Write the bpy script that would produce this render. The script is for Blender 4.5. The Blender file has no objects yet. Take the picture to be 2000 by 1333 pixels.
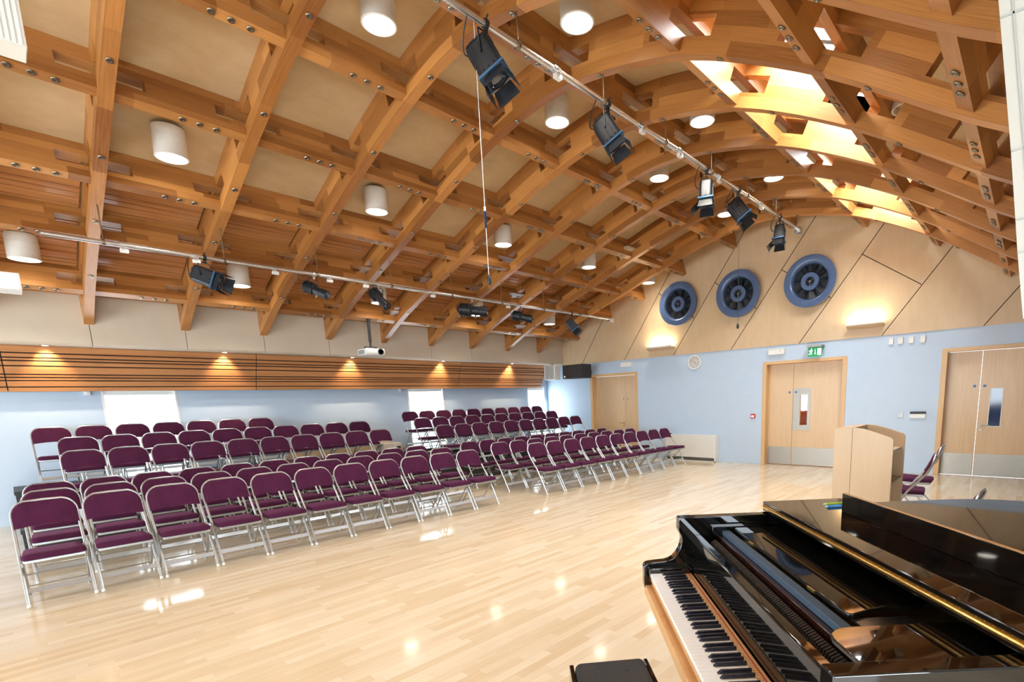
import bpy, math, random
from mathutils import Vector, Matrix
random.seed(7)
SC = bpy.context.scene
COL = SC.collection
PI = math.pi

# ------------------------------------------------------------------ helpers
def tag(o, label=None, cat=None, group=None, kind=None):
    if label: o['label'] = label
    if cat: o['category'] = cat
    if group: o['group'] = group
    if kind: o['kind'] = kind
    return o

def thing(name, label, cat, loc=(0, 0, 0), rotz=0.0, group=None, kind=None):
    o = bpy.data.objects.new(name, None)
    o.empty_display_size = 0.05
    COL.objects.link(o)
    o.location = loc
    o.rotation_euler = (0, 0, rotz)
    return tag(o, label, cat, group, kind)

class MB:
    """collects polygons, then links them as one mesh object"""
    def __init__(s, M=None):
        s.v = []; s.f = []; s.uv = []; s.mi = []; s.M = M; s.cur = 0
    def add(s, pts, faces, uvs=None):
        b = len(s.v)
        for p in pts:
            p = Vector(p)
            s.v.append(s.M @ p if s.M else p)
        for k, f in enumerate(faces):
            s.f.append([b + i for i in f])
            s.uv.append(uvs[k] if uvs else None)
            s.mi.append(s.cur)
        return s
    def box(s, x0, x1, y0, y1, z0, z1):
        p = [(x0, y0, z0), (x1, y0, z0), (x1, y1, z0), (x0, y1, z0), (x0, y0, z1), (x1, y0, z1), (x1, y1, z1), (x0, y1, z1)]
        return s.add(p, [(0, 3, 2, 1), (4, 5, 6, 7), (0, 1, 5, 4), (1, 2, 6, 5), (2, 3, 7, 6), (3, 0, 4, 7)])
    def rbox(s, x0, x1, y0, y1, z0, z1, r, seg=3):
        """box with rounded vertical and top edges (soft cushion look)"""
        def ring(rr, z):
            o = []
            for cx, cy, a0 in ((x1 - r, y1 - r, 0), (x0 + r, y1 - r, 90), (x0 + r, y0 + r, 180), (x1 - r, y0 + r, 270)):
                for k in range(seg + 1):
                    a = math.radians(a0 + 90 * k / seg)
                    o.append((cx + rr * math.cos(a), cy + rr * math.sin(a), z))
            return o
        h = min(r, (z1 - z0) / 2)
        rings = []
        for k in range(seg + 1):
            a = PI / 2 * k / seg
            rings.append(ring(r - h + h * math.sin(a), z0 + h * (1 - math.cos(a))))
        for k in range(seg + 1):
            a = PI / 2 * k / seg
            rings.append(ring(r - h + h * math.cos(a), z1 - h + h * math.sin(a)))
        return s.loft(rings)
    def loft(s, rings, cap=True, closed=False):
        n = len(rings[0]); p = [q for r in rings for q in r]; f = []
        m = len(rings)
        for i in range(m if closed else m - 1):
            a = i * n; b = ((i + 1) % m) * n
            for j in range(n):
                k = (j + 1) % n
                f.append((a + j, a + k, b + k, b + j))
        if cap and not closed:
            f.append(tuple(range(n))[::-1]); f.append(tuple(range((m - 1) * n, m * n)))
        return s.add(p, f)
    def tube(s, pts, r, n=8, cap=True, closed=False, ry=None):
        pts = [Vector(p) for p in pts]; m = len(pts); rings = []
        rad = r if isinstance(r, (list, tuple)) else [r] * m
        up = None
        for i, p in enumerate(pts):
            if closed: d = pts[(i + 1) % m] - pts[i - 1]
            else: d = pts[min(i + 1, m - 1)] - pts[max(i - 1, 0)]
            d.normalize()
            if up is None:
                up = Vector((0, 0, 1)) if abs(d.z) < .9 else Vector((1, 0, 0))
            a = d.cross(up)
            if a.length < 1e-4: a = d.cross(Vector((0, 1, 0)))
            a.normalize(); b = a.cross(d); b.normalize(); up = b
            q = ry if ry else 1.0
            rings.append([p + a * (rad[i] * math.cos(2 * PI * k / n)) + b * (rad[i] * q * math.sin(2 * PI * k / n)) for k in range(n)])
        return s.loft(rings, cap, closed)
    def cyl(s, p0, p1, r, n=16, r2=None, cap=True):
        return s.tube([p0, p1], [r, r if r2 is None else r2], n, cap)
    def lathe(s, prof, c=(0, 0, 0), ax='z', n=24, closed=False):
        """prof = [(radius, height)] round an axis through c"""
        rings = []
        for r, h in prof:
            o = []
            for k in range(n):
                a = 2 * PI * k / n; u, w = r * math.cos(a), r * math.sin(a)
                if ax == 'z': q = (u, w, h)
                elif ax == 'y': q = (w, h, u)
                else: q = (h, u, w)
                o.append((c[0] + q[0], c[1] + q[1], c[2] + q[2]))
            rings.append(o)
        return s.loft(rings, cap=not closed, closed=closed)
    def prism(s, poly, a, b, plane='xz'):
        """poly outline extruded between a and b along the missing axis"""
        n = len(poly)
        def P(u, w, t):
            return {'xz': (u, t, w), 'xy': (u, w, t), 'yz': (t, u, w)}[plane]
        p = [P(u, w, a) for u, w in poly] + [P(u, w, b) for u, w in poly]
        f = [tuple(range(n)), tuple(range(2 * n - 1, n - 1, -1))]
        for i in range(n):
            j = (i + 1) % n
            f.append((j, i, n + i, n + j))
        return s.add(p, f)
    def build(s, name, mat, parent=None, smooth=False, bevel=0.0, seg=2, angle=35):
        me = bpy.data.meshes.new(name)
        me.from_pydata([tuple(v) for v in s.v], [], s.f)
        mats = mat if isinstance(mat, (list, tuple)) else [mat]
        for m in mats: me.materials.append(m)
        if len(mats) > 1:
            for p, i in zip(me.polygons, s.mi): p.material_index = i
        if any(u for u in s.uv):
            ul = me.uv_layers.new(name='UVMap')
            for p, u in zip(me.polygons, s.uv):
                if u:
                    for li, q in zip(p.loop_indices, u): ul.data[li].uv = q
        me.validate(); me.update()
        import bmesh
        bm = bmesh.new(); bm.from_mesh(me)
        bmesh.ops.recalc_face_normals(bm, faces=bm.faces)
        if bevel > 0:
            ed = [e for e in bm.edges if len(e.link_faces) == 2 and e.calc_face_angle(0) > math.radians(30)]
            rb = bmesh.ops.bevel(bm, geom=ed, offset=bevel, segments=seg, affect='EDGES', profile=.5, clamp_overlap=True)
            for f_ in rb['faces']: f_.smooth = True
        if smooth:
            for f_ in bm.faces: f_.smooth = True
            for e in bm.edges:
                if len(e.link_faces) == 2 and (e.calc_face_angle(0) > math.radians(angle) or (bevel > 0 and not smooth and e.link_faces[0].smooth != e.link_faces[1].smooth)): e.smooth = False
        bm.to_mesh(me); bm.free()
        o = bpy.data.objects.new(name, me)
        COL.objects.link(o)
        if parent: o.parent = parent
        return o

def struct(o):
    o['kind'] = 'structure'
    return o

def copy_tree(o, parent=None):
    c = o.copy(); COL.objects.link(c)
    if parent: c.parent = parent
    for ch in list(o.children): copy_tree(ch, c)
    return c

# ------------------------------------------------------------------ materials
class NT:
    def __init__(s, name):
        s.m = bpy.data.materials.new(name); s.m.use_nodes = True
        s.t = s.m.node_tree; s.t.nodes.clear()
        s.out = s.t.nodes.new('ShaderNodeOutputMaterial')
        s.b = s.t.nodes.new('ShaderNodeBsdfPrincipled')
        s.t.links.new(s.b.outputs[0], s.out.inputs[0])
    def n(s, typ, **kw):
        x = s.t.nodes.new('ShaderNode' + typ)
        for k, v in kw.items():
            if k.startswith('i_'): x.inputs[k[2:].replace('_', ' ')].default_value = v
            else: setattr(x, k, v)
        return x
    def l(s, a, b): s.t.links.new(a, b)
    def math(s, op, a, b=None, c=None):
        x = s.t.nodes.new('ShaderNodeMath'); x.operation = op
        for i, q in enumerate((a, b, c)):
            if q is None: continue
            if isinstance(q, (int, float)): x.inputs[i].default_value = q
            else: s.l(q, x.inputs[i])
        return x.outputs[0]
    def ramp(s, fac, stops):
        x = s.t.nodes.new('ShaderNodeValToRGB'); e = x.color_ramp.elements
        while len(e) < len(stops): e.new(.5)
        for q, (p, c) in zip(e, stops): q.position = p; q.color = (*c, 1)
        s.l(fac, x.inputs[0]); return x.outputs[0]
    def mix(s, fac, a, b, mode='MIX'):
        x = s.t.nodes.new('ShaderNodeMix'); x.data_type = 'RGBA'; x.blend_type = mode
        for i, q in ((0, fac), (6, a), (7, b)):
            if isinstance(q, (int, float)): x.inputs[i].default_value = q
            elif isinstance(q, tuple): x.inputs[i].default_value = (*q, 1)
            else: s.l(q, x.inputs[i])
        return x.outputs[2]
    def noise(s, vec, scale, detail=3, rough=.5):
        x = s.n('TexNoise'); x.inputs['Scale'].default_value = scale
        x.inputs['Detail'].default_value = detail; x.inputs['Roughness'].default_value = rough
        if vec is not None: s.l(vec, x.inputs['Vector'])
        return x.outputs[0]
    def mapping(s, vec, scale=(1, 1, 1), rot=(0, 0, 0)):
        x = s.n('Mapping'); x.inputs['Scale'].default_value = scale; x.inputs['Rotation'].default_value = rot
        s.l(vec, x.inputs['Vector']); return x.outputs[0]
    def bump(s, h, strength=.1, dist=.01):
        x = s.n('Bump'); x.inputs['Strength'].default_value = strength; x.inputs['Distance'].default_value = dist
        s.l(h, x.inputs['Height']); s.l(x.outputs[0], s.b.inputs['Normal'])
    def set(s, **kw):
        for k, v in kw.items():
            k = k.replace('_', ' ')
            s.b.inputs[k].default_value = (*v, 1) if isinstance(v, tuple) else v
        return s
def simple(name, col, rough=.5, metal=0.0, var=.06, scale=30, coat=0.0, bump=0.0, spec=.5):
    """plain colour with a faint procedural mottling"""
    t = NT(name); co = t.n('TexCoord').outputs['Object']
    no = t.noise(co, scale, 3)
    d = tuple(max(0, c * (1 - var)) for c in col); l = tuple(min(1, c * (1 + var)) for c in col)
    t.l(t.ramp(no, [(.3, d), (.7, l)]), t.b.inputs['Base Color'])
    t.set(Roughness=rough, Metallic=metal, Coat_Weight=coat, Specular_IOR_Level=spec)
    if bump: t.bump(no, bump, .004)
    return t.m
def emis(name, col, st):
    t = NT(name); t.set(Base_Color=tuple(min(.8, q) for q in col), Emission_Color=col, Emission_Strength=st); return t.m
def glulam(name, c0, c1, lam=4.0, joint=.9, coordmode='UV', rough=.38):
    """laminated timber: lamellas run along u, colour jumps at finger joints, fine grain, knots"""
    t = NT(name)
    co = t.n('TexCoord').outputs['UV' if coordmode == 'UV' else 'Object']
    sx = t.n('SeparateXYZ'); t.l(co, sx.inputs[0])
    u, v = sx.outputs[0], sx.outputs[1]
    lam_i = t.math('FLOOR', t.math('MULTIPLY', v, lam))
    wn0 = t.n('TexWhiteNoise', noise_dimensions='1D'); t.l(lam_i, wn0.inputs['W'])
    seg = t.math('FLOOR', t.math('ADD', t.math('DIVIDE', u, joint), t.math('MULTIPLY', wn0.outputs[0], 7.3)))
    cb = t.n('CombineXYZ'); t.l(lam_i, cb.inputs[0]); t.l(seg, cb.inputs[1])
    wn = t.n('TexWhiteNoise', noise_dimensions='3D'); t.l(cb.outputs[0], wn.inputs['Vector'])
    gv = t.mapping(co, (1.2, 34, 1))
    g = t.noise(gv, 2.2, 5, .6)
    kn = t.noise(t.mapping(co, (2.2, 9, 1)), 2.0, 2, .5)
    f = t.math('ADD', t.math('MULTIPLY', wn.outputs[0], .5), t.math('MULTIPLY', g, .62))
    col = t.ramp(f, [(.22, c0), (.8, c1)])
    kf = t.ramp(kn, [(.70, (0, 0, 0)), (.78, (1, 1, 1))])
    col = t.mix(t.math('MULTIPLY', kf, .55), col, tuple(c * .35 for c in c0))
    # thin glue lines
    fr = t.math('FRACT', t.math('MULTIPLY', v, lam))
    ln = t.ramp(fr, [(0.0, (1, 1, 1)), (.04, (0, 0, 0))])
    col = t.mix(t.math('MULTIPLY', ln, .3), col, tuple(c * .5 for c in c0))
    t.l(col, t.b.inputs['Base Color'])
    t.set(Roughness=rough, Specular_IOR_Level=.45)
    t.bump(g, .06, .003)
    return t.m
def veneer(name, c0, c1, scale=(1, 1, 12), rough=.35, coat=.0, fine=14):
    t = NT(name); co = t.n('TexCoord').outputs['Object']
    g = t.noise(t.mapping(co, scale), fine, 5, .65)
    b = t.noise(t.mapping(co, tuple(q * .25 for q in scale)), fine * .35, 2)
    f = t.math('ADD', t.math('MULTIPLY', g, .6), t.math('MULTIPLY', b, .4))
    t.l(t.ramp(f, [(.32, c0), (.68, c1)]), t.b.inputs['Base Color'])
    t.set(Roughness=rough, Coat_Weight=coat, Coat_Roughness=.1); return t.m
def floor_mat():
    t = NT('maple_strip_floor'); co = t.n('TexCoord').outputs['Object']
    sx = t.n('SeparateXYZ'); t.l(co, sx.inputs[0]); x, y = sx.outputs[0], sx.outputs[1]
    row = t.math('FLOOR', t.math('DIVIDE', x, .068))
    wr = t.n('TexWhiteNoise', noise_dimensions='1D'); t.l(row, wr.inputs['W'])
    yy = t.math('ADD', t.math('DIVIDE', y, .62), t.math('MULTIPLY', wr.outputs[0], 9.7))
    seg = t.math('FLOOR', yy)
    cb = t.n('CombineXYZ'); t.l(row, cb.inputs[0]); t.l(seg, cb.inputs[1])
    wn = t.n('TexWhiteNoise', noise_dimensions='3D'); t.l(cb.outputs[0], wn.inputs['Vector'])
    off = t.n('VectorMath', operation='ADD'); t.l(co, off.inputs[0])
    sc = t.n('VectorMath', operation='SCALE'); t.l(wn.outputs[1], sc.inputs[0]); sc.inputs['Scale'].default_value = 5
    t.l(sc.outputs[0], off.inputs[1])
    g = t.noise(t.mapping(off.outputs[0], (14, 1.3, 1)), 2.4, 5, .62)
    f = t.math('ADD', t.math('MULTIPLY', wn.outputs[0], .55), t.math('MULTIPLY', g, .5))
    col = t.ramp(f, [(.1, (.63, .47, .29)), (.45, (.72, .58, .40)), (.8, (.77, .655, .485))])
    e1 = t.math('FRACT', t.math('DIVIDE', x, .068)); e2 = t.math('FRACT', yy)
    l1 = t.ramp(e1, [(0, (1, 1, 1)), (.03, (0, 0, 0))]); l2 = t.ramp(e2, [(0, (1, 1, 1)), (.004, (0, 0, 0))])
    col = t.mix(t.math('MULTIPLY', t.math('MAXIMUM', l1, l2), .35), col, (.30, .18, .08))
    t.l(col, t.b.inputs['Base Color'])
    ro = t.noise(co, 3.0, 3)
    t.l(t.ramp(ro, [(.3, (.085,) * 3), (.7, (.13,) * 3)]), t.b.inputs['Roughness'])
    t.set(Specular_IOR_Level=.5)
    return t.m
def fabric(name, col):
    t = NT(name); co = t.n('TexCoord').outputs['Object']
    w = t.noise(co, 420, 2, .7); b = t.noise(co, 14, 3)
    f = t.math('ADD', t.math('MULTIPLY', w, .6), t.math('MULTIPLY', b, .4))
    t.l(t.ramp(f, [(.35, tuple(c * .7 for c in col)), (.65, tuple(c * 1.25 for c in col))]), t.b.inputs['Base Color'])
    t.set(Roughness=.9, Sheen_Weight=.12, Sheen_Roughness=.4, Sheen_Tint=(.9, .3, .6), Specular_IOR_Level=.2)
    t.bump(w, .25, .002); return t.m
def glass_mat():
    m = bpy.data.materials.new('clear_window_glass'); m.use_nodes = True
    t = m.node_tree; t.nodes.clear()
    o = t.nodes.new('ShaderNodeOutputMaterial'); mx = t.nodes.new('ShaderNodeMixShader')
    a = t.nodes.new('ShaderNodeBsdfTransparent'); b = t.nodes.new('ShaderNodeBsdfGlossy'); b.inputs['Roughness'].default_value = .02
    a.inputs[0].default_value = (.96, .98, .98, 1)
    mx.inputs[0].default_value = .06
    t.links.new(a.outputs[0], mx.inputs[1]); t.links.new(b.outputs[0], mx.inputs[2]); t.links.new(mx.outputs[0], o.inputs[0])
    return m

M = {}
M['floor'] = floor_mat()
M['beam'] = glulam('glulam_timber', (.21, .068, .012), (.54, .235, .062))
M['purlin'] = glulam('glulam_purlin_timber', (.22, .075, .015), (.54, .245, .070), lam=5)
M['ceilply'] = veneer('ceiling_plywood', (.52, .37, .20), (.62, .46, .27), (2, 1, 2), .6, fine=5)
M['ply'] = veneer('birch_plywood_panel', (.60, .43, .25), (.68, .51, .32), (3, 1, 1), .32, fine=3)
M['cream'] = veneer('pale_cream_panel', (.60, .51, .39), (.65, .56, .44), (1, 1, 1), .5, fine=3)
M['slat'] = veneer('red_brown_slat', (.42, .16, .055), (.66, .32, .13), (1, .25, 14), .36, fine=5)
M['ceilslat'] = veneer('ceiling_slat_timber', (.34, .12, .04), (.66, .32, .12), (10, .25, 3), .38, fine=4)
M['gap'] = simple('dark_gap', (.015, .009, .006), .8)
M['blue'] = simple('pale_blue_paint', (.50, .62, .76), .42, var=.015, scale=6)
M['white'] = simple('white_paint', (.80, .80, .78), .4, var=.02)
M['offwhite'] = simple('off_white_plastic', (.74, .73, .68), .45, var=.02)
M['door'] = veneer('maple_door_veneer', (.62, .42, .23), (.72, .52, .31), (10, 10, .6), .3, fine=4)
M['doorframe'] = veneer('maple_door_frame', (.62, .38, .17), (.72, .48, .24), (12, 12, .6), .35, fine=4)
M['steel'] = simple('brushed_steel', (.36, .33, .28), .42, 1.0, .05, 60)
M['glass'] = glass_mat()
M['fabric'] = fabric('maroon_fabric', (.062, .009, .036))
M['chrome'] = simple('grey_chair_metal', (.46, .475, .48), .32, .8, .03)
M['black'] = simple('black_paint', (.012, .012, .013), .45)
M['lantern'] = simple('black_lantern_metal', (.014, .016, .020), .38, .3)
M['lanternblue'] = simple('blue_sheen_lantern_metal', (.03, .09, .18), .35, .5)
M['fan'] = simple('blue_grey_fan_paint', (.075, .125, .245), .28, .1, .04, coat=.3)
M['fandark'] = simple('fan_recess_dark', (.016, .02, .028), .5)
M['alu'] = simple('galvanised_tube', (.66, .67, .66), .27, .9, .06, 12)
M['zinc'] = simple('zinc_bolt', (.26, .21, .15), .35, .9)
M['lampbody'] = simple('white_lamp_body', (.78, .74, .66), .35, var=.02)
M['lampdisc'] = emis('lamp_disc_glow', (1, .93, .80), 14)
M['diffuse'] = emis('fluorescent_glow', (1, .97, .9), 5)
M['piano'] = simple('black_piano_lacquer', (.004, .0036, .0032), .03, 0, .02, spec=.9)
M['pianosoft'] = simple('black_satin_lacquer', (.010, .009, .008), .22)
M['brass'] = simple('polished_brass', (.70, .48, .16), .25, 1.0, .12, 80)
M['ivory'] = simple('white_key_plastic', (.93, .93, .91), .12, var=.01, coat=.5)
M['ebony'] = simple('black_key_plastic', (.012, .012, .02), .22)
M['keywood'] = veneer('key_sugar_pine', (.56, .30, .12), (.68, .40, .18), (3, 3, 3), .5, fine=10)
M['red'] = simple('red_felt', (.45, .05, .03), .9)
M['gold'] = simple('gold_iron_plate', (.48, .34, .12), .35, .6)
M['feltgrey'] = simple('grey_felt', (.22, .21, .20), .9)
M['seatblack'] = simple('black_vinyl', (.012, .012, .012), .55, bump=.1)
M['lectern'] = veneer('beech_laminate', (.57, .40, .24), (.63, .46, .29), (12, 12, .7), .4, fine=4)
M['green'] = emis('exit_sign_green', (.01, .30, .10), .30)
M['signwhite'] = emis('exit_sign_white', (.95, 1, .95), .6)
M['redbox'] = simple('red_call_point', (.55, .03, .03), .35)
M['clockface'] = simple('clock_face', (.62, .60, .56), .4, var=.02)
M['grille'] = simple('grey_speaker_grille', (.36, .36, .33), .6)
M['penblue'] = simple('blue_pen', (.08, .30, .65), .25)
M['pengreen'] = simple('lime_pen', (.42, .62, .05), .25)
M['bluedisc'] = simple('blue_door_disc', (.05, .16, .42), .4)
M['darkblue'] = simple('dark_blue_glass', (.01, .03, .10), .08)
M['platform'] = simple('black_staging_board', (.02, .021, .022), .5)
M['socketgrey'] = simple('grey_socket_plate', (.36, .37, .37), .4, .5)
M['lens'] = simple('lantern_lens', (.02, .03, .05), .06, coat=1)
M['wallwhite'] = simple('white_wall_panel', (.46, .44, .38), .5, var=.015, scale=4)
M['redwood'] = simple('dark_red_brown_lacquer', (.035, .010, .006), .15, coat=.6)
M['slatetint'] = simple('blue_grey_reflection_tint', (.045, .075, .115), .8, var=.35, scale=300)  # blue wall's reflection put into the desk slide's base colour
M['actionblack'] = simple('dark_hammer_felt', (.035, .028, .022), .9)
# ------------------------------------------------------------------ the room
H = 1.6                     # camera height
XL, XR, YB, YE = -11.375, 3.2, -6.2, 11.247
ZP = 2.609                  # top of the blue wall, bottom of the plywood gable
RY0, RDY = .992, 1.155      # roof ribs
PROF = [(-11.6, 2.50), (-10.56, 2.98), (-9.95, 3.265), (-8.8, 3.68), (-7.6, 4.06), (-6.44, 4.445), (-5.23, 4.775), (-4.5, 4.89), (-3.9, 4.885),
        (-3.2, 4.76), (-2.66, 4.61), (-2.0, 4.31), (-1.5, 4.03), (-1.0, 3.70), (-.3, 3.22), (.5, 2.86), (1.6, 2.74), (3.4, 2.72)]
def _spline():
    n = len(PROF); x = [p[0] for p in PROF]; y = [p[1] for p in PROF]
    h = [x[i + 1] - x[i] for i in range(n - 1)]
    al = [0] + [3 * ((y[i + 1] - y[i]) / h[i] - (y[i] - y[i - 1]) / h[i - 1]) for i in range(1, n - 1)]
    l = [1] + [0] * (n - 1); mu = [0] * n; z = [0] * n
    for i in range(1, n - 1):
        l[i] = 2 * (x[i + 1] - x[i - 1]) - h[i - 1] * mu[i - 1]
        mu[i] = h[i] / l[i]; z[i] = (al[i] - h[i - 1] * z[i - 1]) / l[i]
    c = [0] * n; b = [0] * n; d = [0] * n
    for j in range(n - 2, -1, -1):
        c[j] = z[j] - mu[j] * c[j + 1]
        b[j] = (y[j + 1] - y[j]) / h[j] - h[j] * (c[j + 1] + 2 * c[j]) / 3
        d[j] = (c[j + 1] - c[j]) / (3 * h[j])
    def f(q):
        j = max(0, min(n - 2, next((i for i in range(n - 1) if q < x[i + 1]), n - 2)))
        t = q - x[j]
        return y[j] + b[j] * t + c[j] * t * t + d[j] * t ** 3, b[j] + 2 * c[j] * t + 3 * d[j] * t * t
    return f
prof = _spline()
def PN(x, d):
    """point at distance d above the rib underside, measured square to the curve"""
    z, s = prof(x); k = math.hypot(1, s)
    return (x - d * s / k, z + d / k)
DEP = .41

# floor
b = MB(); b.box(XL - .2, XR + .2, YB - .2, YE + .3, -.12, 0)
fl = struct(b.build('floor', M['floor']))
# end wall with three door openings
DOORS = [(-9.596, -7.935), (-4.551, -2.840), (-1.291, .385)]
DH = 2.28
wb = MB()
xs = [XL - .2] + [q for d in DOORS for q in d] + [XR + .2]
for i in range(0, len(xs), 2): wb.box(xs[i], xs[i + 1], YE, YE + .3, 0, DH)
wb.box(XL - .2, XR + .2, YE, YE + .3, DH, ZP)
struct(wb.build('wall_end', M['blue']))
# plywood gable above
gb = MB()
poly = [(XL, ZP)] + [(x, prof(x)[0] + DEP + .15) for x in [XL + i * (XR - XL) / 60 for i in range(61)]] + [(XR, ZP)]
gb.prism(poly, YE - .025, YE + .3, 'xz')
gable = struct(gb.build('wall_end_upper', M['ply']))
jb = MB()
def strip(x0, z0, x1, z1, w=.007):
    d = Vector((x1 - x0, 0, z1 - z0)); n = Vector((-d.z, 0, d.x)).normalized() * w
    y = YE - .0265
    p = [Vector((x0, y, z0)) - n, Vector((x1, y, z1)) - n, Vector((x1, y, z1)) + n, Vector((x0, y, z0)) + n]
    q = [v + Vector((0, .004, 0)) for v in p]
    jb.add(p + q, [(0, 1, 2, 3), (4, 7, 6, 5), (0, 4, 5, 1), (1, 5, 6, 2), (2, 6, 7, 3), (3, 7, 4, 0)])
for k in range(9):
    x0 = -11.39 + 1.522 * k
    if x0 < XL: continue
    x1, z1 = x0, ZP
    while z1 < prof(x1)[0] + .36 and x1 < XR: x1 += .02; z1 += .02 * 1.39
    strip(x0, ZP, x1, z1)
    cx = x0 + .58; cz = 3.44          # cross joint up and to the left to the next diagonal
    t = 1.522 * math.sin(math.atan(1.39)) ; a = math.atan(1 / 1.39)
    ex, ez = cx - t * math.cos(a), cz + t * math.sin(a)
    if ex > XL and ez < prof(ex)[0] + .3: strip(cx, cz, ex, ez)
g2 = struct(jb.build('trim_1', M['gap']))

# doors
def door(n, x0, x1, split, swing, plate, glass, lockz=1.60):
    """double door set back in its frame; the smaller leaf on the left"""
    root = thing('door_%d' % n, None, None, (x0, YE, 0)); struct(root)
    W = x1 - x0; y = .16
    f = MB(); t = .085
    f.box(0, t, -.012, .20, 0, DH); f.box(W - t, W, -.012, .20, 0, DH); f.box(t, W - t, -.012, .20, DH - t + .02, DH)
    f.build('door_frame', M['doorframe'], root, bevel=.004)
    s = split - x0
    for j, (a, c) in enumerate(((t, s - .003), (s + .003, W - t))):
        lf = MB()
        if glass and j == 1:
            gx0, gx1, gz0, gz1 = glass[0] - x0, glass[1] - x0, glass[2], glass[3]
            lf.box(a, gx0, y, y + .045, .008, DH - t + .015); lf.box(gx1, c, y, y + .045, .008, DH - t + .015)
            lf.box(gx0, gx1, y, y + .045, .008, gz0); lf.box(gx0, gx1, y, y + .045, gz1, DH - t + .015)
        else: lf.box(a, c, y, y + .045, .008, DH - t + .015)
        leaf = lf.build('door_leaf', M['door'], root)
        if n != 1:
            k = MB(); k.box(a + .012, c - .012, y - .004, y, .015, .40); k.build('kick_plate', M['steel'], leaf)
        dx = (s - .075) if j == 0 else (s + .065)
        k = MB(); k.cyl((dx, y - .006, lockz), (dx, y, lockz), .024, 20)
        k.build('door_disc', M['bluedisc'] if n != 1 else M['steel'], leaf)
        if glass and j == 1:
            k = MB(); k.box(gx0, gx1, y + .018, y + .024, gz0, gz1); k.build('vision_pane', M['glass'] if n == 2 else M['darkblue'], leaf)
            k = MB(); w = .012
            for q in ((gx0 - w, gx0, gz0 - w, gz1 + w), (gx1, gx1 + w, gz0 - w, gz1 + w), (gx0, gx1, gz0 - w, gz0), (gx0, gx1, gz1, gz1 + w)):
                k.box(q[0], q[1], y - .006, y, q[2], q[3])
            k.build('vision_bead', M['white'] if n == 3 else M['steel'], leaf)
    if plate:   # steel plate round the vision panel
        a0, a1, z0, z1 = plate[0] - x0, plate[1] - x0, plate[2], plate[3]
        g0, g1, gz0, gz1 = glass[0] - x0, glass[1] - x0, glass[2], glass[3]
        k = MB()
        k.box(a0, g0 - .012, y - .005, y, z0, z1); k.box(g1 + .012, a1, y - .005, y, z0, z1)
        k.box(g0 - .012, g1 + .012, y - .005, y, z0, gz0 - .012); k.box(g0 - .012, g1 + .012, y - .005, y, gz1 + .012, z1)
        k.build('push_plate', M['steel'], root)
    if n != 2:
        hx = s + (-.07 if n == 1 else .065); sgn = -1 if n == 1 else 1
        hb = MB(); hb.cyl((hx, y - .01, .91), (hx, y, .91), .026, 20)
        hb.tube([(hx, y - .01, .91), (hx, y - .05, .91), (hx + sgn * .02, y - .06, .91), (hx + sgn * .13, y - .06, .91)], .01, 10)
        hb.cyl((hx, y - .008, .835), (hx, y, .835), .024, 20)
        hb.build('door_handle', M['steel'], root, smooth=True)
    return root
door(1, *DOORS[0], -8.458, 0, None, None, 1.57)
door(2, *DOORS[1], -3.932, 0, (-3.926, -3.56, .775, 1.68), (-3.776, -3.624, .887, 1.54))
door(3, *DOORS[2], -.722, 0, None, (-.565, -.405, .90, 1.545))
# corridor seen through the small pane of the middle door
b = MB(); b.box(-4.6, -2.4, YE + 1.9, YE + 2.0, 0, 2.6); b.box(-4.7, -4.6, YE + .3, YE + 2, 0, 2.6); b.box(-2.4, -2.3, YE + .3, YE + 2, 0, 2.6)
b.box(-4.7, -2.3, YE + .3, YE + 2, 2.6, 2.7); b.box(-4.7, -2.3, YE + .3, YE + 2, -.1, 0)
struct(b.build('wall_corridor', M['slat']))
L = bpy.data.lights.new('corridor_fill', 'POINT'); L.energy = 25; L.color = (1, .8, .6); L.shadow_soft_size = .1  # unseen fill light, added to brighten the corridor
o = bpy.data.objects.new('corridor_fill', L); COL.objects.link(o); o.location = (-3.4, YE + 1.1, 2.3)
# skirtings
b = MB()
for i in range(0, len(xs), 2):
    if xs[i + 1] > XL: b.box(max(xs[i], XL), min(xs[i + 1], XR), YE - .012, YE, 0, .213)
struct(b.build('baseboard_end', M['blue'], bevel=.003))
b = MB(); b.box(XL, XL + .012, YB, YE, 0, .213); struct(b.build('baseboard_left', M['blue'], bevel=.003))

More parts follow.
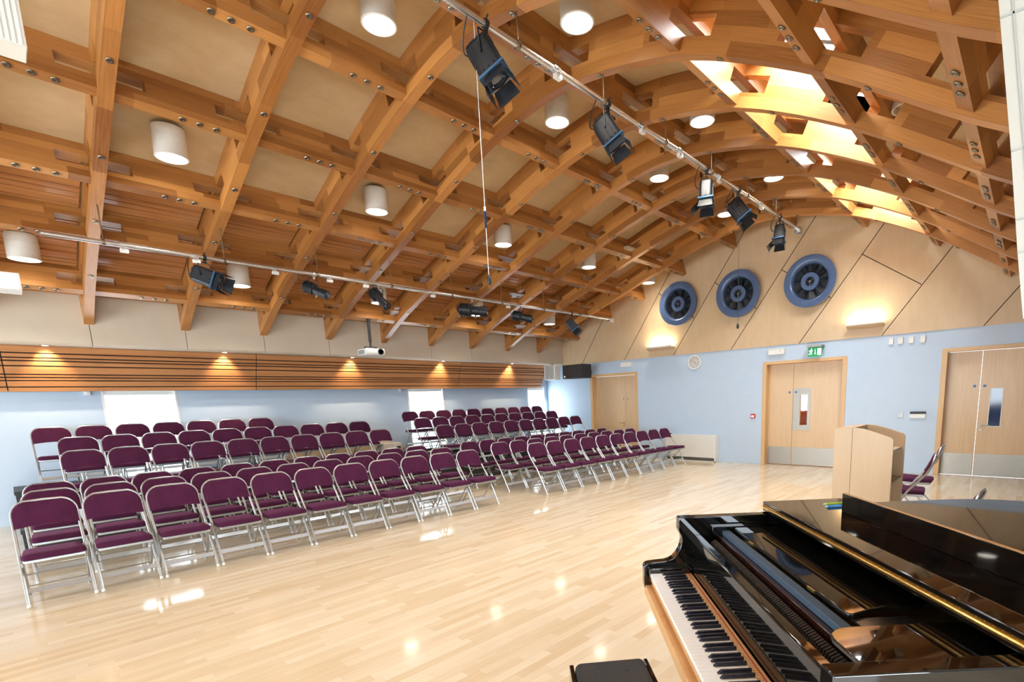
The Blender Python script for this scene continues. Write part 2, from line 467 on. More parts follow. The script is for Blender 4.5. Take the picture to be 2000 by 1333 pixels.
# left wall with its windows
WINS = [(-5.4, -4.4), (-2.0, -1.0), (1.051, 2.031), (6.493, 7.503), (10.40, 11.13)]
Z0, Z1 = .45, 2.03
b = MB(); ys = [YB - .2] + [q for w in WINS for q in w] + [YE + .3]
for i in range(0, len(ys), 2): b.box(XL - .3, XL, ys[i], ys[i + 1], 0, 3.4)
for w in WINS: b.box(XL - .3, XL, w[0], w[1], 0, Z0); b.box(XL - .3, XL, w[0], w[1], Z1, 3.4)
struct(b.build('wall_left', M['blue']))
for i, (a, c) in enumerate(WINS):
    r = struct(thing('window_%d' % (i + 1), None, None, (XL, a, 0))); w = c - a
    f = MB(); x0, x1, t = -.16, .004, .055
    f.box(x0, x1, 0, .03, Z0, Z1); f.box(x0, x1, w - .03, w, Z0, Z1); f.box(x0, x1, .03, w - .03, Z1 - .03, Z1); f.box(x0, x1, .03, w - .03, Z0, Z0 + .03)
    f.box(-.16, -.10, .03, .03 + t, Z0 + .03, Z1 - .03); f.box(-.16, -.10, w - .03 - t, w - .03, Z0 + .03, Z1 - .03)
    f.box(-.16, -.10, .03 + t, w - .03 - t, Z1 - .03 - t, Z1 - .03); f.box(-.16, -.10, .03 + t, w - .03 - t, Z0 + .03, Z0 + .03 + t)
    f.build('window_frame', M['white'], r, bevel=.004)
    g = MB(); g.box(-.135, -.129, .03 + t, w - .03 - t, Z0 + .03 + t, Z1 - .03 - t); g.build('window_pane', M['glass'], r)
    g = MB(); g.box(-.095, -.03, .032, w - .032, Z1 - .11, Z1 - .032); g.build('blind_box', M['white'], r, bevel=.006)

# back and right walls with daylight windows behind the camera; the back windows are added as fill
def glazed(name, along, at, a0, a1, wins, z0, z1, top, sgn, wi):
    b = MB(); q = [a0] + [v for w in wins for v in w] + [a1]
    def bx(u0, u1, c0, c1):
        lo, hi = sorted((at, at + sgn * .3))
        b.box(*((u0, u1, lo, hi, c0, c1) if along == 'x' else (lo, hi, u0, u1, c0, c1)))
    for i in range(0, len(q), 2): bx(q[i], q[i + 1], 0, top)
    for w in wins: bx(w[0], w[1], 0, z0); bx(w[0], w[1], z1, top)
    struct(b.build(name, M['blue']))
    for j, w in enumerate(wins):
        f = MB(); n = 3
        def bar(u0, u1, c0, c1, o=.10, d=.06):
            lo, hi = sorted((at + sgn * o, at + sgn * (o + d)))
            f.box(*((u0, u1, lo, hi, c0, c1) if along == 'x' else (lo, hi, u0, u1, c0, c1)))
        bar(w[0], w[0] + .05, z0, z1); bar(w[1] - .05, w[1], z0, z1); bar(w[0] + .05, w[1] - .05, z0, z0 + .05); bar(w[0] + .05, w[1] - .05, z1 - .05, z1)
        for k in range(1, n):
            u = w[0] + (w[1] - w[0]) * k / n; bar(u - .02, u + .02, z0 + .05, z1 - .05)
        fr = struct(f.build('window_%d' % (wi + j), M['white']))
        g = MB(); f2 = f; f = g; bar(w[0] + .05, w[1] - .05, z0 + .05, z1 - .05, .125, .006); f = f2
        g.build('window_pane', M['glass'], fr)
glazed('wall_back', 'x', YB, XL - .2, XR + .2, [(-10.2, -7.4), (-6.6, -3.8), (-3.0, -.2)], .5, 2.35, 5.6, -1, 6)  # unseen back windows, added to let fill light in
glazed('wall_right', 'y', XR, YB - .2, YE + .3, [(-5.2, -2.8), (-2.0, .4)], .45, 2.35, 3.3, 1, 9)

# ceiling: a curved plywood skin with a rooflight strip between two purlins
PX = [-9.95, -8.75, -7.67, -6.49, -5.23, -3.98, -2.66, -1.50, -.50, .70, 2.0]
SKX0, SKX1 = -2.42, -1.72          # rooflight opening (along the curve)
SKB = [(RY0 + RDY * a + .12, RY0 + RDY * c - .12) for a, c in ((1, 2), (3, 5), (6, 8))]   # glazed bays
cb = MB()
def skin(x0, x1, y0, y1, n):
    lo = [PN(x0 + (x1 - x0) * i / n, DEP) for i in range(n + 1)]; hi = [PN(x0 + (x1 - x0) * i / n, DEP + .14) for i in range(n + 1)]
    cb.prism(lo + hi[::-1], y0, y1, 'xz')
skin(-11.5, SKX0, YB - .1, YE + .2, 60); skin(SKX1, 3.3, YB - .1, YE + .2, 24)
ye = YB - .1
for a, c in SKB: skin(SKX0, SKX1, ye, a, 6); ye = c
skin(SKX0, SKX1, ye, YE + .2, 6)
struct(cb.build('ceiling', M['ceilply'], smooth=True))
# rooflight kerbs, bars and glass
for n_, (s0, s1) in enumerate(SKB):
    b = MB()
    for xx, sg in ((SKX0, -1), (SKX1, 1)):
        a = PN(xx, DEP); c = PN(xx + sg * .04, DEP); d = PN(xx + sg * .04, DEP + .26); e = PN(xx, DEP + .26)
        b.prism([a, c, d, e], s0 - .04, s1 + .04, 'xz')
    for y in (s0, s1):
        sg = -1 if y == s0 else 1; b.prism([PN(SKX0, DEP), PN(SKX1, DEP), PN(SKX1, DEP + .26), PN(SKX0, DEP + .26)], min(y, y + sg * .04), max(y, y + sg * .04), 'xz')
    rl = struct(b.build('window_%d' % (11 + n_), M['white']))
    b = MB(); a, c, d, e = PN(SKX0, DEP + .20), PN(SKX1, DEP + .20), PN(SKX1, DEP + .25), PN(SKX0, DEP + .25)
    q = [(s0, s0 + .05), (s1 - .05, s1)] + ([((s0 + s1) / 2 - .04, (s0 + s1) / 2 + .04)] if s1 - s0 > 1.5 else [])
    for u0, u1 in q: b.prism([a, c, d, e], u0, u1, 'xz')
    for x0_, x1_ in ((SKX0, SKX0 + .05), (SKX1 - .05, SKX1)): b.prism([PN(x0_, DEP + .20), PN(x1_, DEP + .20), PN(x1_, DEP + .25), PN(x0_, DEP + .25)], s0 + .05, s1 - .05, 'xz')
    b.build('window_frame', M['black'], rl)
    b = MB(); a, c, d, e = PN(SKX0, DEP + .22), PN(SKX1, DEP + .22), PN(SKX1, DEP + .228), PN(SKX0, DEP + .228)
    b.prism([a, c, d, e], s0 + .05, s1 - .05, 'xz'); b.build('window_pane', M['glass'], rl)
# unseen block added outside to keep the sun off the back windows
b = MB(); b.box(-24, 6, -14, -10.5, -.1, 8.5); struct(b.build('sun_blocker', M['cream']))

# ------------------------------------------------------------------ roof timbers
SLOT = .30
def grid_solid(b, P, cells, ns, nd, h0, h1, along, su, tv):
    """P(i,j)->2D point; cells(i,j) solid?; extruded between h0 and h1 on the other axis"""
    def w(i, j, h):
        p = P(i, j)
        return (p[0], h, p[1])
    for i in range(ns):
        for j in range(nd):
            if not cells(i, j): continue
            uv = [(su(i), tv(j)), (su(i + 1), tv(j)), (su(i + 1), tv(j + 1)), (su(i), tv(j + 1))]
            q = [w(i, j, h0), w(i + 1, j, h0), w(i + 1, j + 1, h0), w(i, j + 1, h0)]
            r = [w(i, j, h1), w(i + 1, j, h1), w(i + 1, j + 1, h1), w(i, j + 1, h1)]
            b.add(q, [(0, 1, 2, 3)], [uv]); b.add(r, [(3, 2, 1, 0)], [uv[::-1]])
            for (di, dj, a, c) in ((0, -1, 0, 1), (0, 1, 3, 2), (-1, 0, 0, 3), (1, 0, 1, 2)):
                ni, nj = i + di, j + dj
                if 0 <= ni < ns and 0 <= nj < nd and cells(ni, nj): continue
                b.add([q[a], q[c], r[c], r[a]], [(0, 1, 2, 3)], [[(uv[a][0], uv[a][1]), (uv[c][0], uv[c][1]), (uv[c][0], uv[c][1] + .1), (uv[a][0], uv[a][1] + .1)]])
# ribs
BOLT = None
bb = MB(); bb.lathe([(.026, 0), (.030, -.006), (.026, -.012), (.014, -.013), (.012, -.009), (.001, -.009)], n=12)
bolt0 = bb.build('bolt', M['zinc']); COL.objects.unlink(bolt0)
def bolt(parent, loc, nrm):
    o = bolt0.copy(); o.parent = parent
    o.matrix_local = Matrix.Translation(loc) @ Vector((0, 0, 1)).rotation_difference(Vector(nrm)).to_matrix().to_4x4()
    COL.objects.link(o)
ordn = ['nearest', 'second', 'third', 'fourth', 'fifth', 'sixth', 'seventh', 'eighth', 'ninth', 'tenth', 'eleventh', 'twelfth']
RTH = .055
xs_r = [-10.637]
for px in PX[:-1]:
    xs_r += [px - SLOT, px - .1, px, px + .1, px + SLOT]
xs_r += [3.15]
xr = []
for a, c in zip(xs_r[:-1], xs_r[1:]):
    n = max(1, int(round((c - a) / .14)))
    xr += [a + (c - a) * i / n for i in range(n)]
xr.append(xs_r[-1])
def in_slot(x): return any(abs(x - p) < SLOT - .001 for p in PX[:-1])
DL = [0, .135, .285, DEP]
arc = [0.0]
for a, c in zip(xr[:-1], xr[1:]): arc.append(arc[-1] + math.hypot(c - a, prof(c)[0] - prof(a)[0]))
def rib(k):
    y = RY0 + RDY * k
    b = MB()
    def P(i, j):
        x, z = PN(xr[i], DL[j])
        if i == 0: x = -10.637
        return (x, z)
    def cell(i, j): return not (j == 1 and in_slot((xr[i] + xr[i + 1]) / 2))
    grid_solid(b, P, cell, len(xr) - 1, 3, -RTH, RTH, 'x', lambda i: arc[i] + k * 3.1, lambda j: DL[j] / DEP + k)
    w = {-2: 'behind the camera end', -1: 'just behind the leftmost one in view'}.get(k)
    where = 'leftmost full rib in the photo' if k == 0 else '%s full rib from the left of the photo' % ordn[k] if 0 < k < 8 else 'closest to the wall with blue fans' if k == 8 else w
    t = thing('roof_rib', 'curved orange glulam roof rib, ' + where, 'roof beam', (0, y, 0), group='curved glulam roof ribs')
    b.build('rib_beam', M['beam'], t)
    if k >= 0:
        for px in PX[:8]:
            for s in (.42,):
                x = px + s; z, sl = prof(x); kk = math.hypot(1, sl)
                bolt(t, (x, 0, z), (-sl / kk, 0, 1 / kk))
    return t
for k in range(-2, 9): rib(k)
# purlins
yk = [RY0 + RDY * k for k in range(-4, 9)]
ys_p = [-3.9]
for y in yk:
    if y - SLOT > ys_p[0] + .05: ys_p += [y - SLOT, y + SLOT]
ys_p.append(YE - .03)
yp = []
for a, c in zip(ys_p[:-1], ys_p[1:]):
    n = max(1, int(round((c - a) / .3))); yp += [a + (c - a) * i / n for i in range(n)]
yp.append(ys_p[-1])
def in_slot_y(y): return any(abs(y - p) < SLOT - .001 for p in yk)
PW = .055; PD0 = .028; PDL = [PD0, .15, .27, DEP - .002]
for m, px in enumerate(PX[:-1]):
    b = MB(); z, s = prof(px); kk = math.hypot(1, s); T = Vector((1 / kk, 0, s / kk)); N = Vector((-s / kk, 0, 1 / kk)); O = Vector((px, 0, z))
    for i in range(len(yp) - 1):
        for j in range(3):
            if j == 1 and in_slot_y((yp[i] + yp[i + 1]) / 2): continue
            def solid(a, c): return 0 <= a < len(yp) - 1 and 0 <= c < 3 and not (c == 1 and in_slot_y((yp[a] + yp[a + 1]) / 2))
            def V(h, jj, ii): return O + T * h + N * PDL[jj] + Vector((0, yp[ii], 0)) - O
            uv = [(yp[i] + m * 2.3, j / 3 + m), (yp[i + 1] + m * 2.3, j / 3 + m), (yp[i + 1] + m * 2.3, (j + 1) / 3 + m), (yp[i] + m * 2.3, (j + 1) / 3 + m)]
            q = [V(-PW, j, i), V(-PW, j, i + 1), V(-PW, j + 1, i + 1), V(-PW, j + 1, i)]
            r = [V(PW, j, i), V(PW, j, i + 1), V(PW, j + 1, i + 1), V(PW, j + 1, i)]
            b.add(q, [(0, 1, 2, 3)], [uv]); b.add(r, [(3, 2, 1, 0)], [uv[::-1]])
            for (di, dj, a, c) in ((0, -1, 0, 1), (0, 1, 3, 2), (-1, 0, 0, 3), (1, 0, 1, 2)):
                if solid(i + di, j + dj): continue
                b.add([q[a], q[c], r[c], r[a]], [(0, 1, 2, 3)], [[uv[a], uv[c], (uv[c][0], uv[c][1] + .1), (uv[a][0], uv[a][1] + .1)]])
    where = ['lowest one, just above the cream panels on the left', 'second above the cream panels on the left', 'third up, where the slatted ceiling meets the plywood', 'fourth up, first one within the plywood ceiling',
             'fifth up on the left slope', 'sixth up, close to the crown of the vault', 'left edge of the bright rooflight', 'right edge of the bright rooflight', 'first one below the rooflight on the right slope', 'lowest one on the right, behind the pale panel'][m]
    t = thing('roof_purlin', 'straight orange roof purlin, ' + where, 'roof beam', (px, 0, z), group='straight timber purlins')
    b.build('purlin_beam', M['purlin'], t)
    if m < 9:
        for k in range(-1, 9):
            y0 = RY0 + RDY * k
            far = k >= 4
            for q in ((-.14, 0, .14) if not far else (-.17, -.12, -.07, .07, .12, .17) if k % 2 == 0 else (-.1, 0, .1)):
                bolt(t, tuple(N * PD0 + Vector((0, y0 + RDY * .5 + q + (.12 if k < 8 else -.1), 0))), tuple(N))
# slatted part of the ceiling, one panel in each bay below the plywood
for k in range(-2, 9):
    y0 = RY0 + RDY * k + RTH + .02; y1 = min(RY0 + RDY * (k + 1) - RTH - .02, YE - .03)
    t = thing('slatted_ceiling_panel', None, 'ceiling panel', (0, y0, 0), group='slatted timber ceiling panels')
    tag(t, 'red-brown slatted ceiling panel, ' + ('in the bay behind the leftmost rib' if k < 0 else 'between the %s and %s roof ribs from the left' % (ordn[k].replace('nearest', 'first'), ordn[k + 1].replace('nearest', 'first')) if k < 8 else 'in the end bay beside the fan wall'))
    rnd = random.Random(11)
    for m in range(3):
        xa = PX[m - 1] + PW + .01 if m else -10.62; xb = PX[m] - PW - .01
        mb = MB(); x = xa
        while x < xb - .02:
            w = rnd.choice((.035, .05, .05, .075, .12)); x2 = min(x + w, xb)
            a, c, d, e = PN(x, DEP - .035), PN(x2, DEP - .035), PN(x2, DEP - .012), PN(x, DEP - .012)
            mb.prism([a, c, d, e], 0, y1 - y0, 'xz'); x = x2 + .020
        mb.build('slat_board', M['ceilslat'], t)
        bk = MB(); n = 5
        lo = [PN(xa + (xb - xa) * i / n, DEP - .010) for i in range(n + 1)]; hi = [PN(xa + (xb - xa) * i / n, DEP - .003) for i in range(n + 1)]
        bk.prism(lo + hi[::-1], 0, y1 - y0, 'xz'); bk.build('backing_sheet', M['gap'], t)

# cream bulkhead over the left wall, with joints under each rib
b = MB(); XJ = -10.637; ZJ = 2.633
joints = [YB] + [RY0 + RDY * k for k in range(-6, 9)] + [YE - .03]
for a, c in zip(joints[:-1], joints[1:]):
    if c - a < .05: continue
    b.prism([(XJ, ZJ + .03), (XJ, 3.40), (XJ - .05, 3.40), (XJ - .05, ZJ + .05), (XL, ZJ + .05), (XL, ZJ), (XJ - .03, ZJ)], a + .004, c - .004, 'xz')
struct(b.build('trim_2', M['cream']))
b = MB(); b.prism([(XJ - .01, ZJ + .05), (XJ - .01, 3.38), (XJ - .06, 3.38), (XJ - .06, ZJ + .07), (XL, ZJ + .07), (XL, ZJ + .05)], YB, YE - .03, 'xz')
struct(b.build('trim_3', M['gap']))
# recessed spots in the bulkhead soffit
for k, y in enumerate([-1.7, .5, 2.71, 4.99, 7.2, 9.4]):
    t = thing('recessed_spotlight', 'small recessed spotlight in the cream soffit, ' + ['out to the left', 'above the left end of the band', 'above the first window', 'beside the projector', 'above the second window', 'nearest the speakers'][k] , 'spotlight', (-10.83, y, ZJ), group='recessed soffit spotlights')
    r = MB(); r.lathe([(.055, .001), (.055, -.006), (.040, -.006), (.040, .001)], n=20, closed=True); r.build('bezel', M['steel'], t)
    d = MB(); d.lathe([(.038, .0005), (.038, -.003)], n=20); d.build('lamp_face', M['lampdisc'], t)
    L = bpy.data.lights.new('soffit_spot', 'SPOT'); L.energy = 42; L.color = (1, .76, .50); L.spot_size = math.radians(84); L.spot_blend = .75; L.shadow_soft_size = .03
    o = bpy.data.objects.new('soffit_spot', L); COL.objects.link(o); o.location = (-10.83, y, ZJ - .02)
    o.rotation_euler = Vector((-.50, 0, -.86)).to_track_quat('-Z', 'Y').to_euler()
# tilted slatted band under the soffit
BT = Vector((-10.93, 0, 2.625)); BBm = Vector((-11.20, 0, 1.985))
fr = [0, .151, .252, .319, .432, .617, .686, .756, .899, 1.0]
bd = [-6.0, -3.15, .05, 3.23, 7.81, 10.83]
dv = BBm - BT; nn = Vector((-dv.z, 0, dv.x)).normalized()
if nn.x < 0: nn = -nn
for k in range(5):
    y0, y1 = bd[k] + .006, bd[k + 1] - .006
    t = thing('slatted_wall_panel', 'tilted red-brown board panel below the cream soffit, ' + ['out of view to the left', 'the panel cut by the left picture edge', 'the panel over the first window', 'the middle panel behind the projector', 'the panel ending by the two speakers'][k], 'wall panel', (0, y0, 0), group='tilted slatted wall panels')
    b = MB()
    for i in range(9):
        g = .0105 / dv.length
        a = BT + dv * (fr[i] + (g if i else 0)); c = BT + dv * (fr[i + 1] - (g if i < 8 else 0))
        b.prism([(a.x, a.z), (c.x, c.z), (c.x - nn.x * .022, c.z - nn.z * .022), (a.x - nn.x * .022, a.z - nn.z * .022)], 0, y1 - y0, 'xz')
    b.build('board', M['slat'], t)
    b = MB(); a = BT - nn * .024; c = BBm - nn * .024
    b.prism([(a.x, a.z), (c.x, c.z), (c.x - nn.x * .03, c.z - nn.z * .03), (a.x - nn.x * .03, a.z - nn.z * .03)], -.004, y1 - y0 + .004, 'xz')
    b.prism([(BBm.x - .02, BBm.z), (BBm.x - .06, BBm.z), (XL, 2.0), (XL, 2.02), (BBm.x - .04, BBm.z + .04)], 0, y1 - y0, 'xz')
    b.build('backing_board', M['gap'], t)
# ------------------------------------------------------------------ wall things
def extract_fan(x, z, lab):
    t = thing('extractor_fan', lab, 'fan', (x, YE - .025, z), group='blue wall fans on the plywood gable')
    b = MB(); b.lathe([(.40, 0), (.44, 0), (.44, -.10), (.40, -.10)], ax='y', n=48, closed=True); b.build('fan_casing', M['fan'], t, smooth=True)
    b = MB(); b.lathe([(.505, -.155), (.505, -.17), (.50, -.175), (.40, -.175), (.375, -.168), (.352, -.150), (.338, -.115), (.335, -.02), (.345, -.02), (.350, -.11), (.365, -.145), (.40, -.160), (.50, -.155)], ax='y', n=64, closed=True)
    b.build('bell_mouth', M['fan'], t, smooth=True)
    b = MB(); b.lathe([(.452, -.10), (.458, -.10), (.458, -.118), (.452, -.118)], ax='y', n=48, closed=True)
    for k in range(12):
        a = 2 * PI * k / 12; b.cyl((.47 * math.cos(a), -.10, .47 * math.sin(a)), (.47 * math.cos(a), -.158, .47 * math.sin(a)), .007, 8)
    b.build('fixing_ring', M['fan'], t)
    b = MB(); b.lathe([(.34, -.004), (.34, -.008)], ax='y', n=40); b.build('fan_recess', M['fandark'], t)
    b = MB(); b.lathe([(.175, -.02), (.175, -.14), (.168, -.148), (.095, -.148), (.088, -.142), (.088, -.05), (.12, -.02)], ax='y', n=40, closed=True)
    hub = b.build('fan_hub', M['fan'], t, smooth=True)
    b = MB()
    for k in range(3):
        a = 2 * PI * k / 3 + .5; b.tube([(0, -.135, 0), (.09 * math.cos(a), -.135, .09 * math.sin(a))], .0035, 6)
    b.lathe([(.016, -.13), (.016, -.145)], ax='y', n=12); b.build('hub_spider', M['steel'], hub)
    for k in range(9):
        a = 2 * PI * k / 9
        bl = MB(); rings = []
        for i in range(5):
            r = .165 + .165 * i / 4; w = .060 + .02 * i / 4; tw = math.radians(48 - 14 * i / 4)
            def q(u, h):
                s_, c_ = math.sin(tw), math.cos(tw)
                uu = u * c_ - h * s_; hh = u * s_ + h * c_
                return (r * math.cos(a) - uu * math.sin(a), -.075 + hh, r * math.sin(a) + uu * math.cos(a))
            rings.append([q(-w, -.002), q(0, -.009), q(w, -.002), q(w, .002), q(0, -.003), q(-w, .002)])
        bl.loft(rings); bl.build('fan_blade', M['fandark'], t, smooth=True)
extract_fan(-6.61, 3.795, 'blue-grey round extractor fan on the plywood wall, left of the three, nearest the corner')
extract_fan(-5.09, 3.795, 'blue-grey round extractor fan on the plywood wall, middle of the three, behind a hanging microphone')
extract_fan(-3.57, 3.795, 'blue-grey round extractor fan on the plywood wall, right of the three, lit from above')

def uplight(x0, x1, z, lab, st):
    t = thing('wall_uplight', lab, 'wall light', ((x0 + x1) / 2, YE - .025, z), group='plywood trough uplights'); w = (x1 - x0) / 2
    b = MB(); b.prism([(0, .005), (-.17, .005), (-.15, -.02), (0, -.06)], -w, w, 'yz'); b.build('light_shelf', M['ply'], t)
    b = MB(); b.box(-w, w, -.17, -.158, .005, .04); b.build('front_lip', M['white'], t)
    b = MB(); b.cyl((-w + .04, -.08, .022), (w - .04, -.08, .022), .013, 12); b.build('lamp_tube', M['lampdisc'], t)
    L = bpy.data.lights.new('uplight_area', 'AREA'); L.shape = 'RECTANGLE'; L.size = x1 - x0 - .1; L.size_y = .08; L.energy = st; L.color = (1, .82, .55)
    o = bpy.data.objects.new('uplight_area', L); COL.objects.link(o); o.location = ((x0 + x1) / 2, YE - .12, z + .05); o.rotation_euler = (PI - .25, 0, 0)
uplight(-7.53, -6.78, 2.82, 'plywood wall uplight glowing below the left-hand blue fan, above the clock', 8)
uplight(-2.85, -2.23, 2.83, 'plywood wall uplight glowing above the middle double door, right of the fans', 7)
# plywood bracket below the right uplight
def wall_box(name, lab, cat, x, z, w, h, d, mat, y=YE, group=None, bev=.006):
    t = thing(name, lab, cat, (x, y, z), group=group)
    b = MB(); b.box(-w / 2, w / 2, -d, 0, -h / 2, h / 2); o = b.build('housing', M[mat], t, bevel=bev); return t
t = wall_box('emergency_light', 'white emergency light box on the blue wall above the left-hand double door', 'emergency light', -8.28, 2.485, .36, .13, .06, 'offwhite')
b = MB(); b.box(-.165, .165, -.064, -.06, -.05, .03); b.build('diffuser', M['white'], t)
t = wall_box('emergency_light', 'white emergency light box above the middle double door, left of the green exit sign', 'emergency light', -4.245, 2.475, .35, .13, .06, 'offwhite')
b = MB(); b.box(-.16, .16, -.064, -.06, -.05, .03); b.build('diffuser', M['white'], t)
b = MB(); b.lathe([(.012, -.066), (.012, -.06)], c=(.09, 0, .01), ax='y', n=12); b.build('indicator', M['gold'], t)
# exit sign: running figure, arrow, doorway
t = thing('exit_sign', 'green running-man exit sign hanging from a steel bar above the middle double door', 'exit sign', (-3.43, YE, 2.40))
b = MB(); b.box(-.15, .15, -.20, 0, .095, .135); b.build('mounting_bar', M['steel'], t, bevel=.004)
b = MB(); b.box(-.135, .135, -.11, -.10, -.09, .095); b.build('sign_panel', M['green'], t)
b = MB(); yy = -.1115
def q2(pts): b.prism(pts, yy, yy + .001, 'xz')
b.lathe([(.0135, yy), (.0135, yy + .001)], c=(-.070, 0, .062), ax='y', n=14)
q2([(-.094, .040), (-.066, .046), (-.056, .030), (-.078, .004), (-.096, .010)])
q2([(-.094, .040), (-.122, .030), (-.118, .020), (-.094, .026)]); q2([(-.066, .046), (-.036, .024), (-.042, .014), (-.066, .030)])
q2([(-.078, .008), (-.058, -.010), (-.064, -.050), (-.078, -.050), (-.074, -.014), (-.092, .004)])
q2([(-.094, .012), (-.100, -.020), (-.126, -.040), (-.120, -.052), (-.088, -.030), (-.080, .004)])
q2([(-.004, .06), (.010, .06), (.010, -.02), (.022, -.02), (.003, -.052), (-.016, -.02), (-.004, -.02)])
q2([(.045, .070), (.120, .070), (.120, -.064), (.045, -.064)])
b.build('pictogram', M['signwhite'], t)
# clock
t = thing('wall_clock', 'round white wall clock on the blue wall between the left and middle doors', 'clock', (-6.235, YE, 2.395))
b = MB(); b.lathe([(.145, 0), (.172, 0), (.176, -.02), (.168, -.045), (.148, -.045), (.140, -.03)], ax='y', n=48, closed=True); b.build('clock_rim', M['white'], t, smooth=True)
b = MB(); b.lathe([(.150, -.004), (.150, -.028)], ax='y', n=40); b.build('clock_face', M['clockface'], t)
for k in range(12):
    a = 2 * PI * k / 12; b = MB(Matrix.Rotation(a, 4, 'Y')); b.box(-.005, .005, -.031, -.029, .105, .132); b.build('hour_mark', M['black'], t)
for a, l, w in ((math.radians(125), .075, .008), (math.radians(-62), .11, .005)):
    b = MB(Matrix.Rotation(a, 4, 'Y')); b.box(-w / 2, w / 2, -.034, -.032, -.015, l); b.build('clock_hand', M['black'], t)
# call point, sockets, display
t = wall_box('fire_call_point', 'small red fire alarm call point on the blue wall left of the middle door', 'fire alarm', -4.747, 1.095, .10, .10, .04, 'redbox')
b = MB(); b.box(-.034, .034, -.043, -.04, -.032, .018); b.build('glass_label', M['white'], t)
t = wall_box('switch_plate', 'small grey metal plate on the blue wall, left of the black and white panel', 'switch', -1.866, 1.10, .09, .088, .012, 'socketgrey', bev=.002)
b = MB(); b.box(-.02, .02, -.016, -.012, -.02, .02); b.build('rocker', M['steel'], t)
t = wall_box('control_panel', 'wide white wall panel with a black top strip, beside the right-hand door', 'control panel', -1.592, 1.085, .25, .075, .03, 'white', bev=.003)
b = MB(); b.box(-.122, .125, -.03, 0, .0385, .083); b.build('black_strip', M['black'], t, bevel=.002)
for k, x in enumerate((-2.095, -1.945, -1.775, -1.595)):
    t = wall_box('wall_sensor', 'small off-white box high on the blue wall, ' + ['furthest left of the four', 'second from the left', 'third from the left', 'furthest right of the four'][k], 'wall box', x, 2.487 - .003 * k, .085 - .01 * (k == 0), .125, .035, 'offwhite', group='four small boxes high on the blue wall', bev=.004)
    b = MB(); b.box(-.03, .03, -.038, -.035, -.045, .02); b.build('cover', M['white'], t)
# convector
t = thing('convector_heater', 'long low white convector heater on the blue end wall behind the front chairs', 'heater', (-6.27, YE, 0))
b = MB(); b.box(-.69, .69, -.19, -.012, .10, .645); b.build('casing', M['offwhite'], t, bevel=.006)
b = MB(); b.box(-.69, .69, -.19, -.15, .003, .022); b.box(-.69, -.66, -.19, -.02, .003, .10); b.box(.66, .69, -.19, -.02, .003, .10); b.build('plinth', M['offwhite'], t)
b = MB()
for k in range(8): b.box(-.655, .655, -.186, -.16, .026 + k * .009, .030 + k * .009)
b.build('air_grille', M['steel'], t)
b = MB(); b.cyl((-.60, -.10, .645), (-.60, -.10, .675), .022, 16); b.build('control_knob', M['black'], t)
# two small boxes by the band on the left wall
for k, (y, w) in enumerate(((.89, .075), (6.29, .05))):
    t = thing('motion_detector', 'tiny white box on the left wall just under the slatted band, beside the %s window' % ('first' if k == 0 else 'second'), 'detector', (XL, y, 1.955))
    b = MB(); b.box(0, .05, -w / 2, w / 2, -.03, .035); b.build('housing', M['white'], t, bevel=.008)
    b = MB(); b.lathe([(.016, .049), (.014, .056), (.006, .060)], ax='x', n=12); b.build('sensor_lens', M['offwhite'], t)
# loudspeakers in the corner
t = thing('wall_speaker', 'pale grey loudspeaker with white edge at the far end of the slatted band', 'speaker', (-10.42, 10.55, 2.38))
T2 = Matrix.Rotation(.15, 4, 'Z')
b = MB(T2); b.box(-.20, .17, -.14, .14, -.205, .205); b.build('cabinet', M['white'], t, bevel=.015)
b = MB(T2); b.box(-.155, .155, -.150, -.14, -.180, .190); b.build('speaker_grille', M['grille'], t, bevel=.01)
b = MB(T2); b.lathe([(.014, -.154), (.014, -.149)], c=(.0, 0, -.155), ax='y', n=14); b.build('badge', M['white'], t)
b = MB(); b.cyl((0, 0, .20), (0, 0, .255), .02, 12); b.box(-.05, .05, -.05, .05, .24, .252); b.build('ceiling_bracket', M['steel'], t)
t = thing('hanging_speaker', 'black wide loudspeaker with a white dot below the plywood, left of the first door', 'speaker', (-9.58, 10.65, 2.36))
b = MB(); b.box(-.375, .375, -.17, .20, -.185, .19); b.build('cabinet', M['black'], t, bevel=.01)
b = MB(); b.box(-.36, .36, -.178, -.17, -.17, .175); b.build('speaker_grille', M['black'], t)
b = MB(); b.lathe([(.027, -.183), (.027, -.176)], c=(-.29, 0, -.125), ax='y', n=18); b.build('badge', M['white'], t)
b = MB(); b.box(-.06, .06, .20, YE - 10.65, -.05, .05); b.build('wall_bracket', M['steel'], t)

# ------------------------------------------------------------------ ceiling lamps
def downlight(x, y, z, lab):
    t = thing('ceiling_downlight', lab, 'ceiling light', (x, y, z), group='white cylinder downlights')
    zc, s = prof(x); zc += DEP * math.hypot(1, s) - z - .01          # ceiling height above the lamp mouth
    r = .150
    b = MB(); b.lathe([(r, .0), (r + .004, .004), (r, .012), (r, zc * .62), (r + .001, zc * .62 + .004), (r - .002, zc * .62 + .008), (r - .001, zc), (r - .02, zc), (r - .02, .03), (r - .012, 0)], n=40, closed=True)
    b.build('lamp_body', M['lampbody'], t, smooth=True)
    b = MB(); b.lathe([(r - .014, .012), (r - .014, .018)], n=40); b.build('lamp_face', M['lampdisc'], t)
    b = MB(); b.lathe([(r - .021, .04), (r - .021, .10)], n=24); b.build('lamp_baffle', M['white'], t)  # unseen baffle, added to block light leaking up the tube
    L = bpy.data.lights.new('downlight_spot', 'SPOT'); L.energy = DLE; L.color = (1, .92, .80); L.spot_size = math.radians(125); L.spot_blend = .9; L.shadow_soft_size = .12
    o = bpy.data.objects.new('downlight_spot', L); COL.objects.link(o); o.location = (x, y, z - .01)
DLE = 62
rk = lambda k: RY0 + RDY * k
